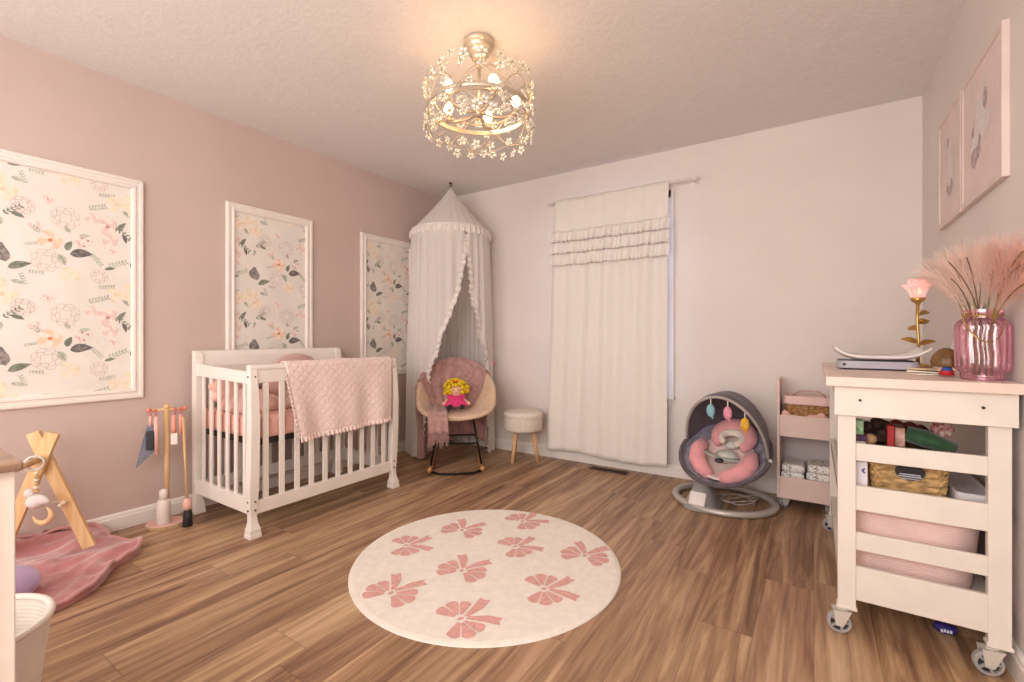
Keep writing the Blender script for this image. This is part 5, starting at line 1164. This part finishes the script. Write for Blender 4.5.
o = hang('toy_scrub_brush', 'toy brush with coral handle and white triangular head hanging at the right', 'toy brush', .044); loop(o, M_cord)
build(MB().tube([(-.006, -.018, -.028), (-.006, -.020, -.10), (-.006, -.020, -.13)], [.009, .012, .010], 10), 'handle', pm('handle_coral', (236, 160, 142), rough=.5), o, world=False, smooth=True)
build(MB().add([(-.018, -.010, -.125), (.016, -.010, -.125), (-.008, -.010, -.205), (-.018, -.030, -.125), (.016, -.030, -.125), (-.008, -.030, -.205)], [(0, 1, 2), (5, 4, 3), (0, 3, 4, 1), (1, 4, 5, 2), (2, 5, 3, 0)]) and None or MB().box(-.018, .014, -.030, -.010, -.190, -.128), 'brush_head', pm('toy_white', (232, 222, 214)), o, world=False, bevel=.003)
o = thing('toy_broom', 'long handled toy broom with pink collar and black bristles leaning by the crib', 'toy broom', M=rot @ Matrix.Translation((.085, -.060, 0)))
build(MB().tube([(0.022, 0, .16), (0, .022, .60)], .0065, 10), 'handle', M_pole, o, world=False, smooth=True)
build(MB().lathe([(.008, .155), (.016, .150), (.022, .128), (.022, .095), (1e-4, .090)], (.024, 0, 0), 18), 'collar', M_pkp, o, world=False, smooth=True)
build(MB().lathe([(.019, .095), (.022, .06), (.024, .002), (1e-4, .001)], (.025, 0, 0), 18), 'bristles', M_dk, o, world=False, smooth=True)
o = hang('toy_duster', 'coral handled toy duster hanging beside the wooden pole of the cleaning stand', 'toy duster', .070, -.004); loop(o, M_cord)
build(MB().tube([(0, -.018, -.028), (0, -.020, -.14)], .0085, 10), 'handle', pm('handle_coral', (236, 160, 142)), o, world=False, smooth=True)

# ------------------------------------------------------------------ lights
def area(name, loc, rot_, sx, sy, power, c):
    l = bpy.data.lights.new(name, 'AREA'); l.shape = 'RECTANGLE'; l.size = sx; l.size_y = sy; l.energy = power; l.color = c
    o = bpy.data.objects.new(name, l); col.objects.link(o); o.location = loc; o.rotation_euler = rot_; return o
area('rear_fill_area', (-1.2, -1.44, 1.35), (math.radians(88), 0, 0), 3.2, 1.9, 66, (1.0, .985, .97))  # soft fill added in front of the closed rear wall; no doorway is modelled
pl_ = bpy.data.lights.new('rear_fill_point', 'POINT'); pl_.energy = 38; pl_.shadow_soft_size = .40; pl_.color = (1.0, .985, .97)  # unseen point fill added behind the camera, no lamp fixture belongs to it
po_ = bpy.data.objects.new('rear_fill_point', pl_); col.objects.link(po_); po_.location = (-.45, -.70, 1.60)
area('daylight', ((WX0 + WX1) / 2, YB + .45, 1.4), (math.radians(90), 0, PI), 2.0, 2.2, 90, (.66, .72, 1.0))
w = bpy.data.worlds.new('World'); sc.world = w; w.use_nodes = True
bg = w.node_tree.nodes['Background']; bg.inputs[0].default_value = (.62, .70, 1.0, 1); bg.inputs[1].default_value = 2.5

# ------------------------------------------------------------------ camera
cam = bpy.data.cameras.new('Camera'); co = bpy.data.objects.new('Camera', cam); col.objects.link(co)
cam.sensor_width = 36; cam.lens = 36 * 460 / 1024; cam.shift_y = -4.5 / 1024; cam.clip_start = .02
co.location = (0, 0, 1.045); co.rotation_euler = (math.radians(90), 0, math.atan2(302, 460))
sc.camera = co
sc.view_settings.view_transform = 'Standard'; sc.view_settings.look = 'None'; sc.view_settings.exposure = 0.21
sc.cycles.use_denoising = True
sc.cycles.max_bounces = 8; sc.cycles.diffuse_bounces = 5; sc.cycles.glossy_bounces = 3; sc.cycles.transparent_max_bounces = 24; sc.cycles.caustics_reflective = False; sc.cycles.caustics_refractive = False
sc.cycles.sample_clamp_indirect = 6.0
